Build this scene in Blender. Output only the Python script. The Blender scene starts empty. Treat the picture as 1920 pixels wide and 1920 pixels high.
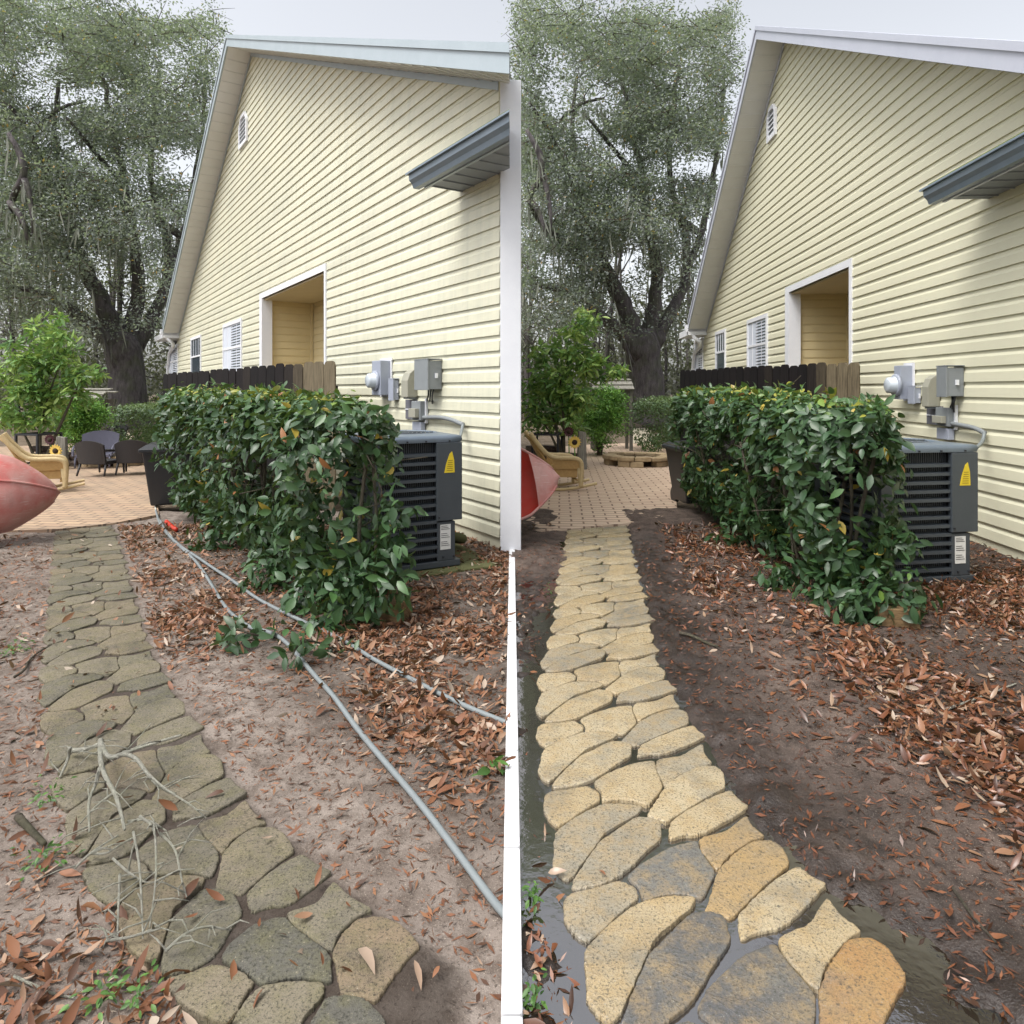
import bpy, bmesh, math, random
import numpy as np
from mathutils import Vector, Matrix
R = math.radians
random.seed(7); rng = np.random.default_rng(11)
scene = bpy.context.scene
COL = scene.collection

# ------------------------------------------------------------------ camera, sky, sun, exposure
F, HZ, CH = 1300.0, 730.0, 1.45          # focal length and horizon (px of a 1920 px frame), eye height (m)
cam = bpy.data.cameras.new('camera'); cam_o = bpy.data.objects.new('camera', cam); COL.objects.link(cam_o)
cam_o.location = (0, 0, CH); cam_o.rotation_euler = (R(90), 0, 0)
cam.sensor_width = 36; cam.lens = F/1920*36; cam.shift_y = -(960-HZ)/1920
cam.clip_start = 0.05; cam.clip_end = 600
scene.camera = cam_o
SUN_EL, SUN_AZ = R(60), R(230)            # azimuth clockwise from +Y
w = bpy.data.worlds.new('World'); scene.world = w; w.use_nodes = True
nt = w.node_tree; nt.nodes.clear()
sky = nt.nodes.new('ShaderNodeTexSky'); sky.sky_type = 'NISHITA'; sky.sun_disc = False
sky.sun_elevation = SUN_EL; sky.sun_rotation = SUN_AZ; sky.air_density = 1.0; sky.dust_density = 4.0; sky.ozone_density = 1.0
hs = nt.nodes.new('ShaderNodeHueSaturation'); hs.inputs['Saturation'].default_value = 0.22; hs.inputs['Value'].default_value = 1.0
bg = nt.nodes.new('ShaderNodeBackground'); bg.inputs['Strength'].default_value = 0.15
wo = nt.nodes.new('ShaderNodeOutputWorld')
nt.links.new(sky.outputs[0], hs.inputs['Color']); nt.links.new(hs.outputs[0], bg.inputs[0]); nt.links.new(bg.outputs[0], wo.inputs[0])
sl = bpy.data.lights.new('sun', 'SUN'); sl.energy = 1.2; sl.angle = R(25); sl.color = (1, .97, .92)
so = bpy.data.objects.new('sun', sl); COL.objects.link(so)
sd = Vector((math.sin(SUN_AZ)*math.cos(SUN_EL), math.cos(SUN_AZ)*math.cos(SUN_EL), math.sin(SUN_EL)))
so.rotation_euler = sd.to_track_quat('Z', 'Y').to_euler(); so.location = (-6, -8, 20)
vs = scene.view_settings; vs.view_transform = 'Standard'; vs.look = 'None'; vs.exposure = 0.95; vs.gamma = 1

# ------------------------------------------------------------------ helpers
def P(x, y, d): return Vector(((x-960)/F*d, d, CH+(HZ-y)/F*d))
def G(x, y, z=0.0):
    d = (CH-z)*F/(y-HZ); return Vector(((x-960)/F*d, d, z))

def tag(o, label=None, cat=None, group=None, kind=None):
    if label: o['label'] = label
    if cat: o['category'] = cat
    if group: o['group'] = group
    if kind: o['kind'] = kind
    return o
def thing(name, label, cat, loc=(0, 0, 0), rz=0.0, group=None):
    o = bpy.data.objects.new(name, None); COL.objects.link(o); o.empty_display_size = .1
    o.location = loc; o.rotation_euler = (0, 0, rz)
    return tag(o, label, cat, group)
def link(name, me, mat, parent=None, smooth=False, world=False):
    o = bpy.data.objects.new(name, me); COL.objects.link(o)
    if mat is not None: me.materials.append(mat)
    if smooth: me.polygons.foreach_set('use_smooth', [True]*len(me.polygons))
    if parent is not None:
        o.parent = parent
        if world:
            root = parent; M = Matrix.Identity(4)
            chain = []
            while root is not None: chain.append(root); root = root.parent
            for c in reversed(chain): M = M @ (Matrix.Translation(c.location) @ c.rotation_euler.to_matrix().to_4x4())
            me.transform(M.inverted())
    return o
def np_mesh(name, V, faces_flat, starts, tint=None, smooth=True):
    me = bpy.data.meshes.new(name)
    me.vertices.add(len(V)); me.vertices.foreach_set('co', np.asarray(V, np.float32).ravel())
    me.loops.add(len(faces_flat)); me.loops.foreach_set('vertex_index', np.asarray(faces_flat, np.int32))
    me.polygons.add(len(starts)); me.polygons.foreach_set('loop_start', np.asarray(starts, np.int32))
    me.update(calc_edges=True)
    if tint is not None:
        a = me.attributes.new('tint', 'FLOAT', 'POINT'); a.data.foreach_set('value', np.asarray(tint, np.float32))
    if smooth: me.polygons.foreach_set('use_smooth', np.ones(len(starts), bool))
    return me

class MB:
    def __init__(s): s.v = []; s.f = []; s.t = []; s.tv = 0.5
    def add(s, vs, fs):
        n = len(s.v); s.v += [tuple(v) for v in vs]; s.f += [tuple(i+n for i in f) for f in fs]; s.t += [s.tv]*len(vs)
    def hexa(s, p):                                           # 8 corners: 4 bottom ccw, 4 top ccw
        s.add(p, [(3, 2, 1, 0), (4, 5, 6, 7), (0, 1, 5, 4), (1, 2, 6, 5), (2, 3, 7, 6), (3, 0, 4, 7)])
    def box(s, c, d, rz=0.0, M=None):
        x, y, z = d[0]/2, d[1]/2, d[2]/2
        pts = [Vector(q) for q in ((-x, -y, -z), (x, -y, -z), (x, y, -z), (-x, y, -z), (-x, -y, z), (x, -y, z), (x, y, z), (-x, y, z))]
        m = M if M is not None else Matrix.Rotation(rz, 3, 'Z')
        s.hexa([m @ q + Vector(c) for q in pts])
    def tube(s, pts, rad, n=8, cap=True):
        pts = [Vector(p) for p in pts]; k = len(pts)
        if not hasattr(rad, '__len__'): rad = [rad]*k
        base = len(s.v); up = Vector((0, 0, 1)); prev = None
        for i, p in enumerate(pts):
            t = (pts[min(i+1, k-1)]-pts[max(i-1, 0)])
            t = t.normalized() if t.length > 1e-9 else Vector((0, 0, 1))
            if prev is None:
                a = t.cross(up if abs(t.z) < .9 else Vector((1, 0, 0))).normalized()
            else:
                a = (prev - t*prev.dot(t))
                a = a.normalized() if a.length > 1e-6 else t.orthogonal().normalized()
            prev = a; b = t.cross(a)
            for j in range(n):
                g = 2*math.pi*j/n; s.v.append(tuple(p+(a*math.cos(g)+b*math.sin(g))*rad[i])); s.t.append(s.tv)
        for i in range(k-1):
            for j in range(n):
                q = base+i*n; s.f.append((q+j, q+(j+1) % n, q+n+(j+1) % n, q+n+j))
        if cap:
            s.f.append(tuple(base+j for j in reversed(range(n)))); s.f.append(tuple(base+(k-1)*n+j for j in range(n)))
    def lathe(s, c, prof, n=24, sx=1, sy=1):
        base = len(s.v)
        for r, z in prof:
            for j in range(n):
                g = 2*math.pi*j/n; s.v.append((c[0]+r*sx*math.cos(g), c[1]+r*sy*math.sin(g), c[2]+z)); s.t.append(s.tv)
        for i in range(len(prof)-1):
            for j in range(n):
                q = base+i*n; s.f.append((q+j, q+(j+1) % n, q+n+(j+1) % n, q+n+j))
        s.f.append(tuple(base+j for j in reversed(range(n)))); s.f.append(tuple(base+(len(prof)-1)*n+j for j in range(n)))
    def prism(s, poly, h):                                    # poly: 3-D points, extruded by vector h
        n = len(poly); h = Vector(h); vs = [Vector(p) for p in poly]; vs += [p+h for p in vs]
        fs = [tuple(reversed(range(n))), tuple(range(n, 2*n))]+[(i, (i+1) % n, n+(i+1) % n, n+i) for i in range(n)]
        s.add(vs, fs)
    def build(s, name, mat, parent=None, smooth=False, world=False, bev=0.0):
        me = bpy.data.meshes.new(name); me.from_pydata(s.v, [], s.f); me.update()
        a = me.attributes.new('tint', 'FLOAT', 'POINT'); a.data.foreach_set('value', np.asarray(s.t, np.float32))
        bm = bmesh.new(); bm.from_mesh(me); bmesh.ops.recalc_face_normals(bm, faces=bm.faces)
        if bev: bmesh.ops.bevel(bm, geom=[e for e in bm.edges if e.is_manifold and e.calc_face_angle(0) > .6], offset=bev, segments=2, affect='EDGES', profile=.6)
        bm.to_mesh(me); bm.free()
        return link(name, me, mat, parent, smooth, world)

def smooth_path(pts, it=2):
    pts = [Vector(p) for p in pts]
    for _ in range(it):
        q = [pts[0]]
        for a, b in zip(pts, pts[1:]): q += [a*.75+b*.25, a*.25+b*.75]
        pts = q+[pts[-1]]
    return pts
def bisect_keep(o, no, co=(0, 0, 0), fill=True):              # keeps the side the normal points away from
    bm = bmesh.new(); bm.from_mesh(o.data)
    bmesh.ops.bisect_plane(bm, geom=bm.verts[:]+bm.edges[:]+bm.faces[:], plane_co=co, plane_no=no, clear_outer=True, dist=1e-5)
    if fill: bmesh.ops.holes_fill(bm, edges=[e for e in bm.edges if e.is_boundary])
    bm.to_mesh(o.data); bm.free()

# numpy value noise
_perm = rng.integers(0, 2**31, 4096)
def vnoise(x, y, seed=0):
    xi = np.floor(x).astype(np.int64); yi = np.floor(y).astype(np.int64); fx = x-xi; fy = y-yi
    fx = fx*fx*(3-2*fx); fy = fy*fy*(3-2*fy)
    def h(a, b): return (_perm[(a*73+b*179+seed*37) % 4096] ^ _perm[(b*91+a*13+seed*7+1000) % 4096]) % 10007/10007.0
    return (h(xi, yi)*(1-fx)+h(xi+1, yi)*fx)*(1-fy)+(h(xi, yi+1)*(1-fx)+h(xi+1, yi+1)*fx)*fy
def fbm(x, y, o=4, seed=0):
    s = 0; a = .5; t = 0
    for i in range(o): s = s+a*vnoise(x*2**i, y*2**i, seed+i); t += a; a *= .55
    return s/t

# ------------------------------------------------------------------ materials
class NT:
    def __init__(s, name):
        s.m = bpy.data.materials.new(name); s.m.use_nodes = True; s.t = s.m.node_tree
        s.b = s.t.nodes['Principled BSDF']; s.out = s.t.nodes['Material Output']; s._c = {}
    def n(s, typ, **kw):
        x = s.t.nodes.new(typ)
        for k, v in kw.items(): setattr(x, k, v)
        return x
    def l(s, a, b): s.t.links.new(a, b)
    def coord(s, kind='Object'):
        if kind not in s._c: s._c[kind] = s.n('ShaderNodeTexCoord').outputs[kind]
        return s._c[kind]
    def noise(s, scale, detail=4, rough=.6, vec=None, dist=0):
        x = s.n('ShaderNodeTexNoise'); x.inputs['Scale'].default_value = scale; x.inputs['Detail'].default_value = detail
        x.inputs['Roughness'].default_value = rough; x.inputs['Distortion'].default_value = dist
        s.l(vec if vec is not None else s.coord(), x.inputs['Vector']); return x.outputs['Fac']
    def ramp(s, fac, stops):
        x = s.n('ShaderNodeValToRGB'); e = x.color_ramp.elements
        while len(e) < len(stops): e.new(.5)
        for el, (p, c) in zip(e, stops): el.position = p; el.color = (*c, 1) if len(c) == 3 else c
        s.l(fac, x.inputs[0]); return x.outputs[0]
    def mix(s, fac, a, b, mode='MIX'):
        x = s.n('ShaderNodeMix', data_type='RGBA', blend_type=mode)
        for i, v in ((0, fac), (6, a), (7, b)):
            if isinstance(v, bpy.types.NodeSocket): s.l(v, x.inputs[i])
            elif i == 0: x.inputs[0].default_value = v
            else: x.inputs[i].default_value = (*v, 1)
        return x.outputs[2]
    def attr(s, name='tint'): return s.n('ShaderNodeAttribute', attribute_name=name).outputs['Fac']
    def math(s, op, a, b=0.0):
        x = s.n('ShaderNodeMath', operation=op)
        for i, v in enumerate((a, b)):
            if isinstance(v, bpy.types.NodeSocket): s.l(v, x.inputs[i])
            else: x.inputs[i].default_value = v
        return x.outputs[0]
    def scaled(s, sc, kind='Object'):
        x = s.n('ShaderNodeMapping'); x.inputs['Scale'].default_value = sc; s.l(s.coord(kind), x.inputs[0]); return x.outputs[0]
    def bump(s, h, strength=.3, dist=.01):
        x = s.n('ShaderNodeBump'); x.inputs['Strength'].default_value = strength; x.inputs['Distance'].default_value = dist
        s.l(h, x.inputs['Height']); s.l(x.outputs[0], s.b.inputs['Normal'])
    def col(s, c):
        if isinstance(c, bpy.types.NodeSocket): s.l(c, s.b.inputs['Base Color'])
        else: s.b.inputs['Base Color'].default_value = (*c, 1)
    def set(s, rough=.6, metal=0.0, spec=.5):
        if isinstance(rough, bpy.types.NodeSocket): s.l(rough, s.b.inputs['Roughness'])
        else: s.b.inputs['Roughness'].default_value = rough
        s.b.inputs['Metallic'].default_value = metal; s.b.inputs['Specular IOR Level'].default_value = spec; return s.m

def worn(name, c, c2=None, scale=6, rough=.55, spec=.4, metal=0.0, bump=.12, amount=.5):
    t = NT(name); c2 = c2 or tuple(x*.75 for x in c)
    f = t.ramp(t.noise(scale, 6, .65), [(.35, (0, 0, 0)), (.7, (1, 1, 1))])
    fine = t.noise(scale*14, 3)
    t.col(t.mix(t.math('MULTIPLY', t.math('ADD', f, fine), amount*.6), c, c2)); t.bump(fine, bump, .004); return t.set(rough, metal, spec)
def m_siding(name, c, dirt, amt):
    t = NT(name); v = t.scaled((.35, .35, 1.6))
    f = t.ramp(t.noise(1.6, 7, .7, v), [(.42, (0, 0, 0)), (.72, (1, 1, 1))])
    st = t.ramp(t.noise(3, 5, .7, t.scaled((3, 3, .12))), [(.45, (0, 0, 0)), (.75, (1, 1, 1))])
    g = t.noise(60, 3, .6, t.scaled((.2, .2, 1)))
    k = t.mix(t.math('MULTIPLY', t.math('ADD', f, st), amt), c, dirt)
    t.col(t.mix(t.math('MULTIPLY', g, .10), k, (.30, .28, .2))); t.bump(t.noise(5, 2, .5, t.scaled((.4, .4, 3))), .12, .01)
    return t.set(.42, 0, .45)
def m_leaf(name, stops, rough=.38, trans=.25, spec=.5):
    t = NT(name); c = t.ramp(t.attr(), stops); v = t.noise(9, 3)
    c = t.mix(t.math('MULTIPLY', v, .35), c, tuple(x*.5 for x in stops[len(stops)//2][1]))
    t.col(c); t.set(rough, 0, spec)
    if trans:
        tr = t.n('ShaderNodeBsdfTranslucent'); t.l(t.mix(.5, c, (.25, .35, .05), 'MIX'), tr.inputs[0])
        mx = t.n('ShaderNodeMixShader'); mx.inputs[0].default_value = trans
        t.l(t.b.outputs[0], mx.inputs[1]); t.l(tr.outputs[0], mx.inputs[2]); t.l(mx.outputs[0], t.out.inputs[0])
    return t.m
def m_bark(name, a, b, moss=(.10, .12, .05), ms=.3, scale=9):
    t = NT(name); v = t.scaled((1, 1, .25)); n1 = t.noise(scale, 8, .75, v); n2 = t.noise(scale*.25, 4)
    c = t.ramp(n1, [(.3, a), (.72, b)]); c = t.mix(t.math('MULTIPLY', t.ramp(n2, [(.45, (0, 0, 0)), (.65, (1, 1, 1))]), ms), c, moss)
    t.col(c); t.bump(n1, .9, .08); return t.set(.9, 0, .2)
def m_dirt(name, a, b, c, wet=False, path_attr=False):
    t = NT(name); n0 = t.noise(1.1, 5, .6); n1 = t.noise(9, 8, .7); n2 = t.noise(85, 4, .7); n3 = t.noise(260, 2)
    k = t.ramp(n0, [(.35, a), (.65, b)]); k = t.mix(t.ramp(n1, [(.42, (0, 0, 0)), (.62, (1, 1, 1))]), k, c)
    k = t.mix(t.ramp(n2, [(.56, (0, 0, 0)), (.66, (.75, .75, .75))]), k, tuple(x*.35 for x in c))
    k = t.mix(t.ramp(n3, [(.62, (0, 0, 0)), (.72, (.8, .8, .8))]), k, (.42, .36, .29))
    if wet:
        w_ = t.attr()                                        # wetness stored with the ground: 1 soaked, 0 dry
        k = t.mix(w_, k, t.mix(.8, k, (.012, .008, .006)))
        r = t.n('ShaderNodeMapRange'); t.l(t.math('ADD', w_, t.math('MULTIPLY', n1, -.25)), r.inputs[0])
        r.inputs[1].default_value = .1; r.inputs[2].default_value = .9; r.inputs[3].default_value = .95; r.inputs[4].default_value = .3
        t.col(k); t.bump(t.math('ADD', t.math('MULTIPLY', n1, .7), t.math('MULTIPLY', n2, .5)), .8, .012); return t.set(r.outputs[0], 0, .5)
    if path_attr: k = t.mix(t.attr(), k, t.mix(.72, k, (.02, .014, .010)))   # dark humus, stored with the ground
    t.col(k); t.bump(t.math('ADD', t.math('MULTIPLY', n1, .6), t.math('MULTIPLY', n2, .6)), .7, .012); return t.set(.95, 0, .2)
def m_stone(name, ramp, moss, mossamt, dark, rough, spec):
    t = NT(name); c = t.ramp(t.attr(), ramp); n0 = t.noise(3.2, 6, .65); n1 = t.noise(16, 6, .7); n2 = t.noise(130, 4, .7); n3 = t.noise(7, 3, .5, None, 1.6)
    c = t.mix(t.ramp(n0, [(.47, (0, 0, 0)), (.66, (.75, .75, .75))]), c, dark)
    c = t.mix(t.math('MULTIPLY', t.ramp(n1, [(.42, (0, 0, 0)), (.66, (1, 1, 1))]), mossamt), c, moss)
    c = t.mix(t.ramp(n2, [(.53, (0, 0, 0)), (.64, (.8, .8, .8))]), c, tuple(x*.4 for x in dark))
    c = t.mix(t.ramp(n2, [(.30, (.8, .8, .8)), (.38, (0, 0, 0))]), c, tuple(min(1, x*1.8) for x in ramp[1][1]))
    t.col(c)
    rid = t.ramp(n3, [(.44, (0, 0, 0)), (.5, (1, 1, 1)), (.52, (.25, .25, .25))]); n4 = t.noise(420, 2, .6)
    c = t.mix(t.ramp(n4, [(.57, (0, 0, 0)), (.63, (.55, .55, .55))]), c, tuple(x*.3 for x in dark)); t.col(c)
    t.bump(t.math('ADD', t.math('MULTIPLY', rid, .22), t.math('ADD', t.math('MULTIPLY', n2, .5), t.math('MULTIPLY', n1, .6))), .5, .010)
    return t.set(rough, 0, spec)
def m_brick(name, a, b, dirt, amt, mortar):
    t = NT(name); br = t.n('ShaderNodeTexBrick'); mp = t.n('ShaderNodeMapping'); mp.inputs['Rotation'].default_value = (0, 0, R(4)); t.l(t.coord(), mp.inputs[0])
    nz = t.n('ShaderNodeTexNoise'); nz.inputs['Scale'].default_value = 3; t.l(t.coord(), nz.inputs['Vector'])
    va = t.n('ShaderNodeVectorMath', operation='MULTIPLY_ADD'); t.l(nz.outputs['Color'], va.inputs[0]); va.inputs[1].default_value = (.03, .03, 0); t.l(mp.outputs[0], va.inputs[2])
    t.l(va.outputs[0], br.inputs['Vector'])
    br.inputs['Scale'].default_value = 1; br.inputs['Brick Width'].default_value = .26; br.inputs['Row Height'].default_value = .13; br.inputs['Mortar Size'].default_value = .011
    br.inputs['Color1'].default_value = (*a, 1); br.inputs['Color2'].default_value = (*b, 1); br.inputs['Mortar'].default_value = (*mortar, 1)
    n1 = t.noise(2.2, 7, .7); n2 = t.noise(40, 4)
    c = t.mix(t.math('MULTIPLY', t.ramp(n1, [(.4, (0, 0, 0)), (.65, (1, 1, 1))]), amt), br.outputs['Color'], dirt)
    t.col(t.mix(t.math('MULTIPLY', n2, .35), c, tuple(x*.55 for x in a))); t.bump(t.math('ADD', t.math('MULTIPLY', br.outputs['Fac'], -1), t.math('MULTIPLY', n2, .3)), .6, .008)
    return t.set(.8, 0, .3)
def m_wood(name, stops, rough=.8, scale=(12, 12, 1)):
    t = NT(name); n = t.noise(4, 7, .7, t.scaled(scale)); a = t.attr()
    c = t.ramp(a, stops); c = t.mix(t.ramp(n, [(.35, (.85, .85, .85)), (.65, (0, 0, 0))]), c, (.3, .28, .27), 'MULTIPLY')
    t.col(c); t.bump(n, .5, .01); return t.set(rough, 0, .25)

SID_L = m_siding('siding_dull', (.675, .655, .505), (.43, .44, .36), .42)
SID_R = m_siding('siding_clean', (.72, .695, .52), (.62, .60, .46), .16)
TRIM = worn('white_trim', (.78, .79, .82), (.62, .63, .68), 5, .45)
FASCIA = worn('grey_fascia', (.40, .46, .50), (.28, .34, .37), 3, .4)
FASCIA_R = worn('washed_fascia', (.52, .54, .62), (.40, .43, .50), 3, .4)
SOFFIT = worn('soffit', (.70, .70, .70), (.58, .57, .55), 4, .6)
SOFFIT_D = worn('grey_soffit', (.30, .33, .36), (.2, .22, .24), 4, .6)
GUTTER = worn('gutter_blue_grey', (.20, .25, .31), (.11, .15, .17), 7, .35, .5)
ALGAE = worn('algae', (.20, .24, .04), (.09, .11, .03), 20, .9, .2)
SHINGLE = worn('shingle', (.12, .12, .13), (.07, .07, .08), 18, .95, .1)
PORCH = m_siding('porch_siding', (.66, .55, .32), (.55, .45, .26), .15)
PCEIL = worn('porch_ceiling', (.5, .42, .28), None, 4, .7)
def glass_mat():
    t = NT('window_glass'); t.col((.05, .07, .09)); return t.set(.08, 0, .8)
GLASS = glass_mat()
BLIND = worn('blind', (.62, .66, .74), None, 4, .5)
GREY = worn('utility_grey', (.24, .26, .27), (.16, .17, .18), 8, .5)
TAUPE = worn('utility_taupe', (.34, .33, .27), (.24, .24, .19), 6, .55)
BLUEGREY = worn('meter_grey', (.34, .37, .44), (.27, .29, .35), 6, .45)
PANELDK = worn('panel_inside', (.16, .16, .18), (.08, .08, .1), 12, .6)
def clear_mat():
    t = NT('meter_glass'); t.col((.5, .55, .6)); return t.set(.05, 0, .9)
MGLASS = clear_mat()
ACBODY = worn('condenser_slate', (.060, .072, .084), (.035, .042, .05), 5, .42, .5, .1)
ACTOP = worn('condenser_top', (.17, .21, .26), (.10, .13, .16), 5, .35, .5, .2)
ACDARK = worn('condenser_coil', (.012, .014, .017), (.006, .007, .008), 60, .8)
YELLOW = worn('yellow_sticker', (.75, .58, .03), (.5, .35, .02), 40, .5)
PAPER = worn('paper_label', (.7, .7, .68), (.55, .55, .52), 60, .6)
INK = worn('label_print', (.05, .05, .05), None, 50, .7)
MOSSCON = worn('mossy_concrete', (.115, .115, .055), (.07, .075, .03), 5, .95, .2, 0, .4, .9)
BLACKP = worn('black_plastic', (.018, .019, .022), (.03, .032, .036), 6, .4, .5)
WICK = worn('dark_wicker', (.020, .019, .022), (.04, .038, .04), 60, .5, .5, 0, .8)
WICKL = worn('lit_wicker', (.10, .10, .14), (.07, .07, .1), 60, .55, .4, 0, .8)  # the dark wicker again, its lit look painted in as a paler colour
RATTAN = worn('rattan', (.50, .33, .13), (.26, .14, .05), 30, .5, .4, 0, .9)
RATTANP = worn('pale_rattan', (.62, .50, .28), (.40, .27, .12), 30, .5, .4, 0, .9)
IRON = worn('black_iron', (.02, .022, .028), None, 8, .5)
REDC = worn('maroon_cushion', (.13, .02, .02), None, 10, .9)
def hull_mat():
    t = NT('faded_pink_hull'); n0 = t.noise(1.6, 5, .6); n1 = t.noise(5, 6, .7, t.scaled((1, 1, .3))); n2 = t.noise(70, 4)
    c = t.ramp(n0, [(.32, (.55, .10, .09)), (.46, (.62, .30, .27)), (.62, (.64, .42, .38))])
    c = t.mix(t.ramp(n1, [(.50, (0, 0, 0)), (.66, (.7, .7, .7))]), c, (.44, .22, .20)); c = t.mix(t.math('MULTIPLY', n2, .35), c, (.34, .20, .17))
    sc_ = t.noise(30, 2, .4, t.scaled((.2, .2, 6))); c = t.mix(t.ramp(sc_, [(.66, (0, 0, 0)), (.70, (.5, .5, .5))]), c, (.72, .60, .56))
    t.col(c); t.bump(t.math('ADD', n2, n1), .2, .006); return t.set(.5, 0, .4)
HULL = hull_mat()
REDIN = worn('red_boat_inside', (.72, .05, .04), (.55, .16, .13), 5, .25, .6)
HOSE = worn('grey_hose', (.21, .235, .24), (.14, .155, .16), 6, .45)
CORDW = worn('white_cord', (.55, .55, .48), None, 9, .5)
REDP = worn('red_plastic', (.5, .04, .02), None, 9, .4)
RINGST = worn('fire_pit_stone', (.48, .38, .24), (.24, .17, .10), 9, .9, .2, 0, .7, .9)
ASH = worn('ash', (.05, .035, .025), (.02, .015, .01), 30, 1, .1)
PETAL = worn('sunflower_petal', (.75, .55, .14), (.6, .36, .05), 20, .6)
PETALD = worn('dark_petal', (.06, .012, .02), (.03, .01, .012), 20, .6)
SEEDS = worn('seed_disc', (.035, .02, .012), None, 60, .9)
SLAB = worn('concrete_walk', (.42, .37, .28), (.25, .23, .17), 4, .9, .2, 0, .4, .8)
EDGE = worn('pale_divider', (.70, .70, .71), (.58, .58, .60), 7, .7, .3)
PICK = m_wood('fence_wood', [(0, (.006, .005, .006)), (.45, (.012, .009, .010)), (.62, (.05, .04, .028)), (1, (.22, .18, .115))], .85)
OLDWOOD = m_wood('weathered_wood', [(0, (.10, .095, .085)), (1, (.33, .32, .28))])
LOGW = m_wood('split_log', [(0, (.07, .05, .04)), (1, (.26, .21, .17))])
BLOCKW = m_wood('timber_block', [(0, (.15, .09, .045)), (1, (.27, .18, .09))], .8, (2, 12, 12))
BARK = m_bark('oak_bark', (.035, .03, .032), (.19, .17, .17), (.09, .11, .05), .45)
TWIG = m_bark('twig_bark', (.05, .045, .035), (.20, .17, .13), (.12, .14, .06), .3, 30)
LICH = m_bark('lichen_twig', (.34, .32, .27), (.66, .65, .55), (.36, .38, .24), .3, 40)
LEAF_H = m_leaf('hedge_leaf', [(0, (.012, .034, .020)), (.45, (.026, .072, .034)), (.72, (.06, .14, .045)), (.90, (.17, .26, .04)), (.96, (.42, .32, .05)), (1, (.34, .12, .05))], .40, .14, .5)
LEAF_O = m_leaf('oak_leaf', [(0, (.16, .19, .19)), (.6, (.31, .345, .335)), (.93, (.42, .45, .38)), (1, (.55, .33, .09))], .5, .5)
LEAF_W = m_leaf('woods_leaf', [(0, (.09, .095, .075)), (.6, (.19, .195, .14)), (1, (.28, .28, .19))], .7, .25)
LEAF_T = m_leaf('loquat_leaf', [(0, (.07, .165, .05)), (.5, (.18, .35, .095)), (1, (.44, .58, .16))], .35, .3)
LEAF_A = m_leaf('azalea_leaf', [(0, (.04, .12, .025)), (.5, (.12, .30, .055)), (1, (.27, .50, .10))], .45, .3)
LEAF_B = m_leaf('boxwood_leaf', [(0, (.03, .06, .025)), (.5, (.06, .115, .04)), (1, (.14, .21, .07))], .45, .2)
LEAF_G = m_leaf('weed_leaf', [(0, (.03, .085, .025)), (1, (.12, .25, .05))], .5, .2)
MOSS = m_leaf('hanging_moss', [(0, (.19, .20, .17)), (1, (.34, .35, .30))], .95, .2, .1)
LIT_L = m_leaf('dry_leaf', [(0, (.05, .026, .018)), (.25, (.14, .055, .028)), (.5, (.22, .085, .038)), (.7, (.29, .145, .075)), (.88, (.33, .22, .15)), (1, (.50, .43, .35))], .55, .05, .4)
LIT_R = m_leaf('wet_leaf', [(0, (.028, .013, .01)), (.3, (.09, .032, .016)), (.58, (.19, .062, .024)), (.78, (.26, .12, .06)), (.92, (.29, .19, .12)), (1, (.42, .34, .26))], .35, .05, .6)
DIRT = m_dirt('sandy_dirt', (.175, .142, .12), (.265, .225, .195), (.115, .09, .074), False, True)
MUD = m_dirt('wet_mud', (.070, .046, .036), (.135, .098, .078), (.036, .023, .017), True)
FAR = m_dirt('far_dirt', (.12, .09, .06), (.2, .16, .12), (.08, .06, .04))
STN_L = m_stone('mossy_stone', [(0, (.10, .098, .085)), (.5, (.195, .170, .125)), (1, (.22, .165, .11))], (.145, .135, .055), .42, (.085, .08, .066), .9, .2)
STN_R = m_stone('washed_stone', [(0, (.085, .085, .088)), (.25, (.16, .155, .14)), (.55, (.43, .36, .235)), (.8, (.34, .25, .13)), (1, (.31, .175, .07))], (.36, .245, .105), .55, (.17, .16, .135), .24, .55)
PAV_L = m_brick('dirty_pavers', (.50, .36, .24), (.42, .29, .20), (.22, .18, .14), .65, (.12, .09, .07))
PAV_R = m_brick('clean_pavers', (.64, .50, .37), (.58, .43, .32), (.40, .29, .22), .30, (.17, .11, .08))
def water_mat():
    t = NT('puddle'); t.col((.022, .017, .014)); t.b.inputs['IOR'].default_value = 2.5; n = t.noise(22, 4, .55); t.bump(n, .10, .008); return t.set(.03, 0, .9)
WATER = water_mat()

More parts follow.
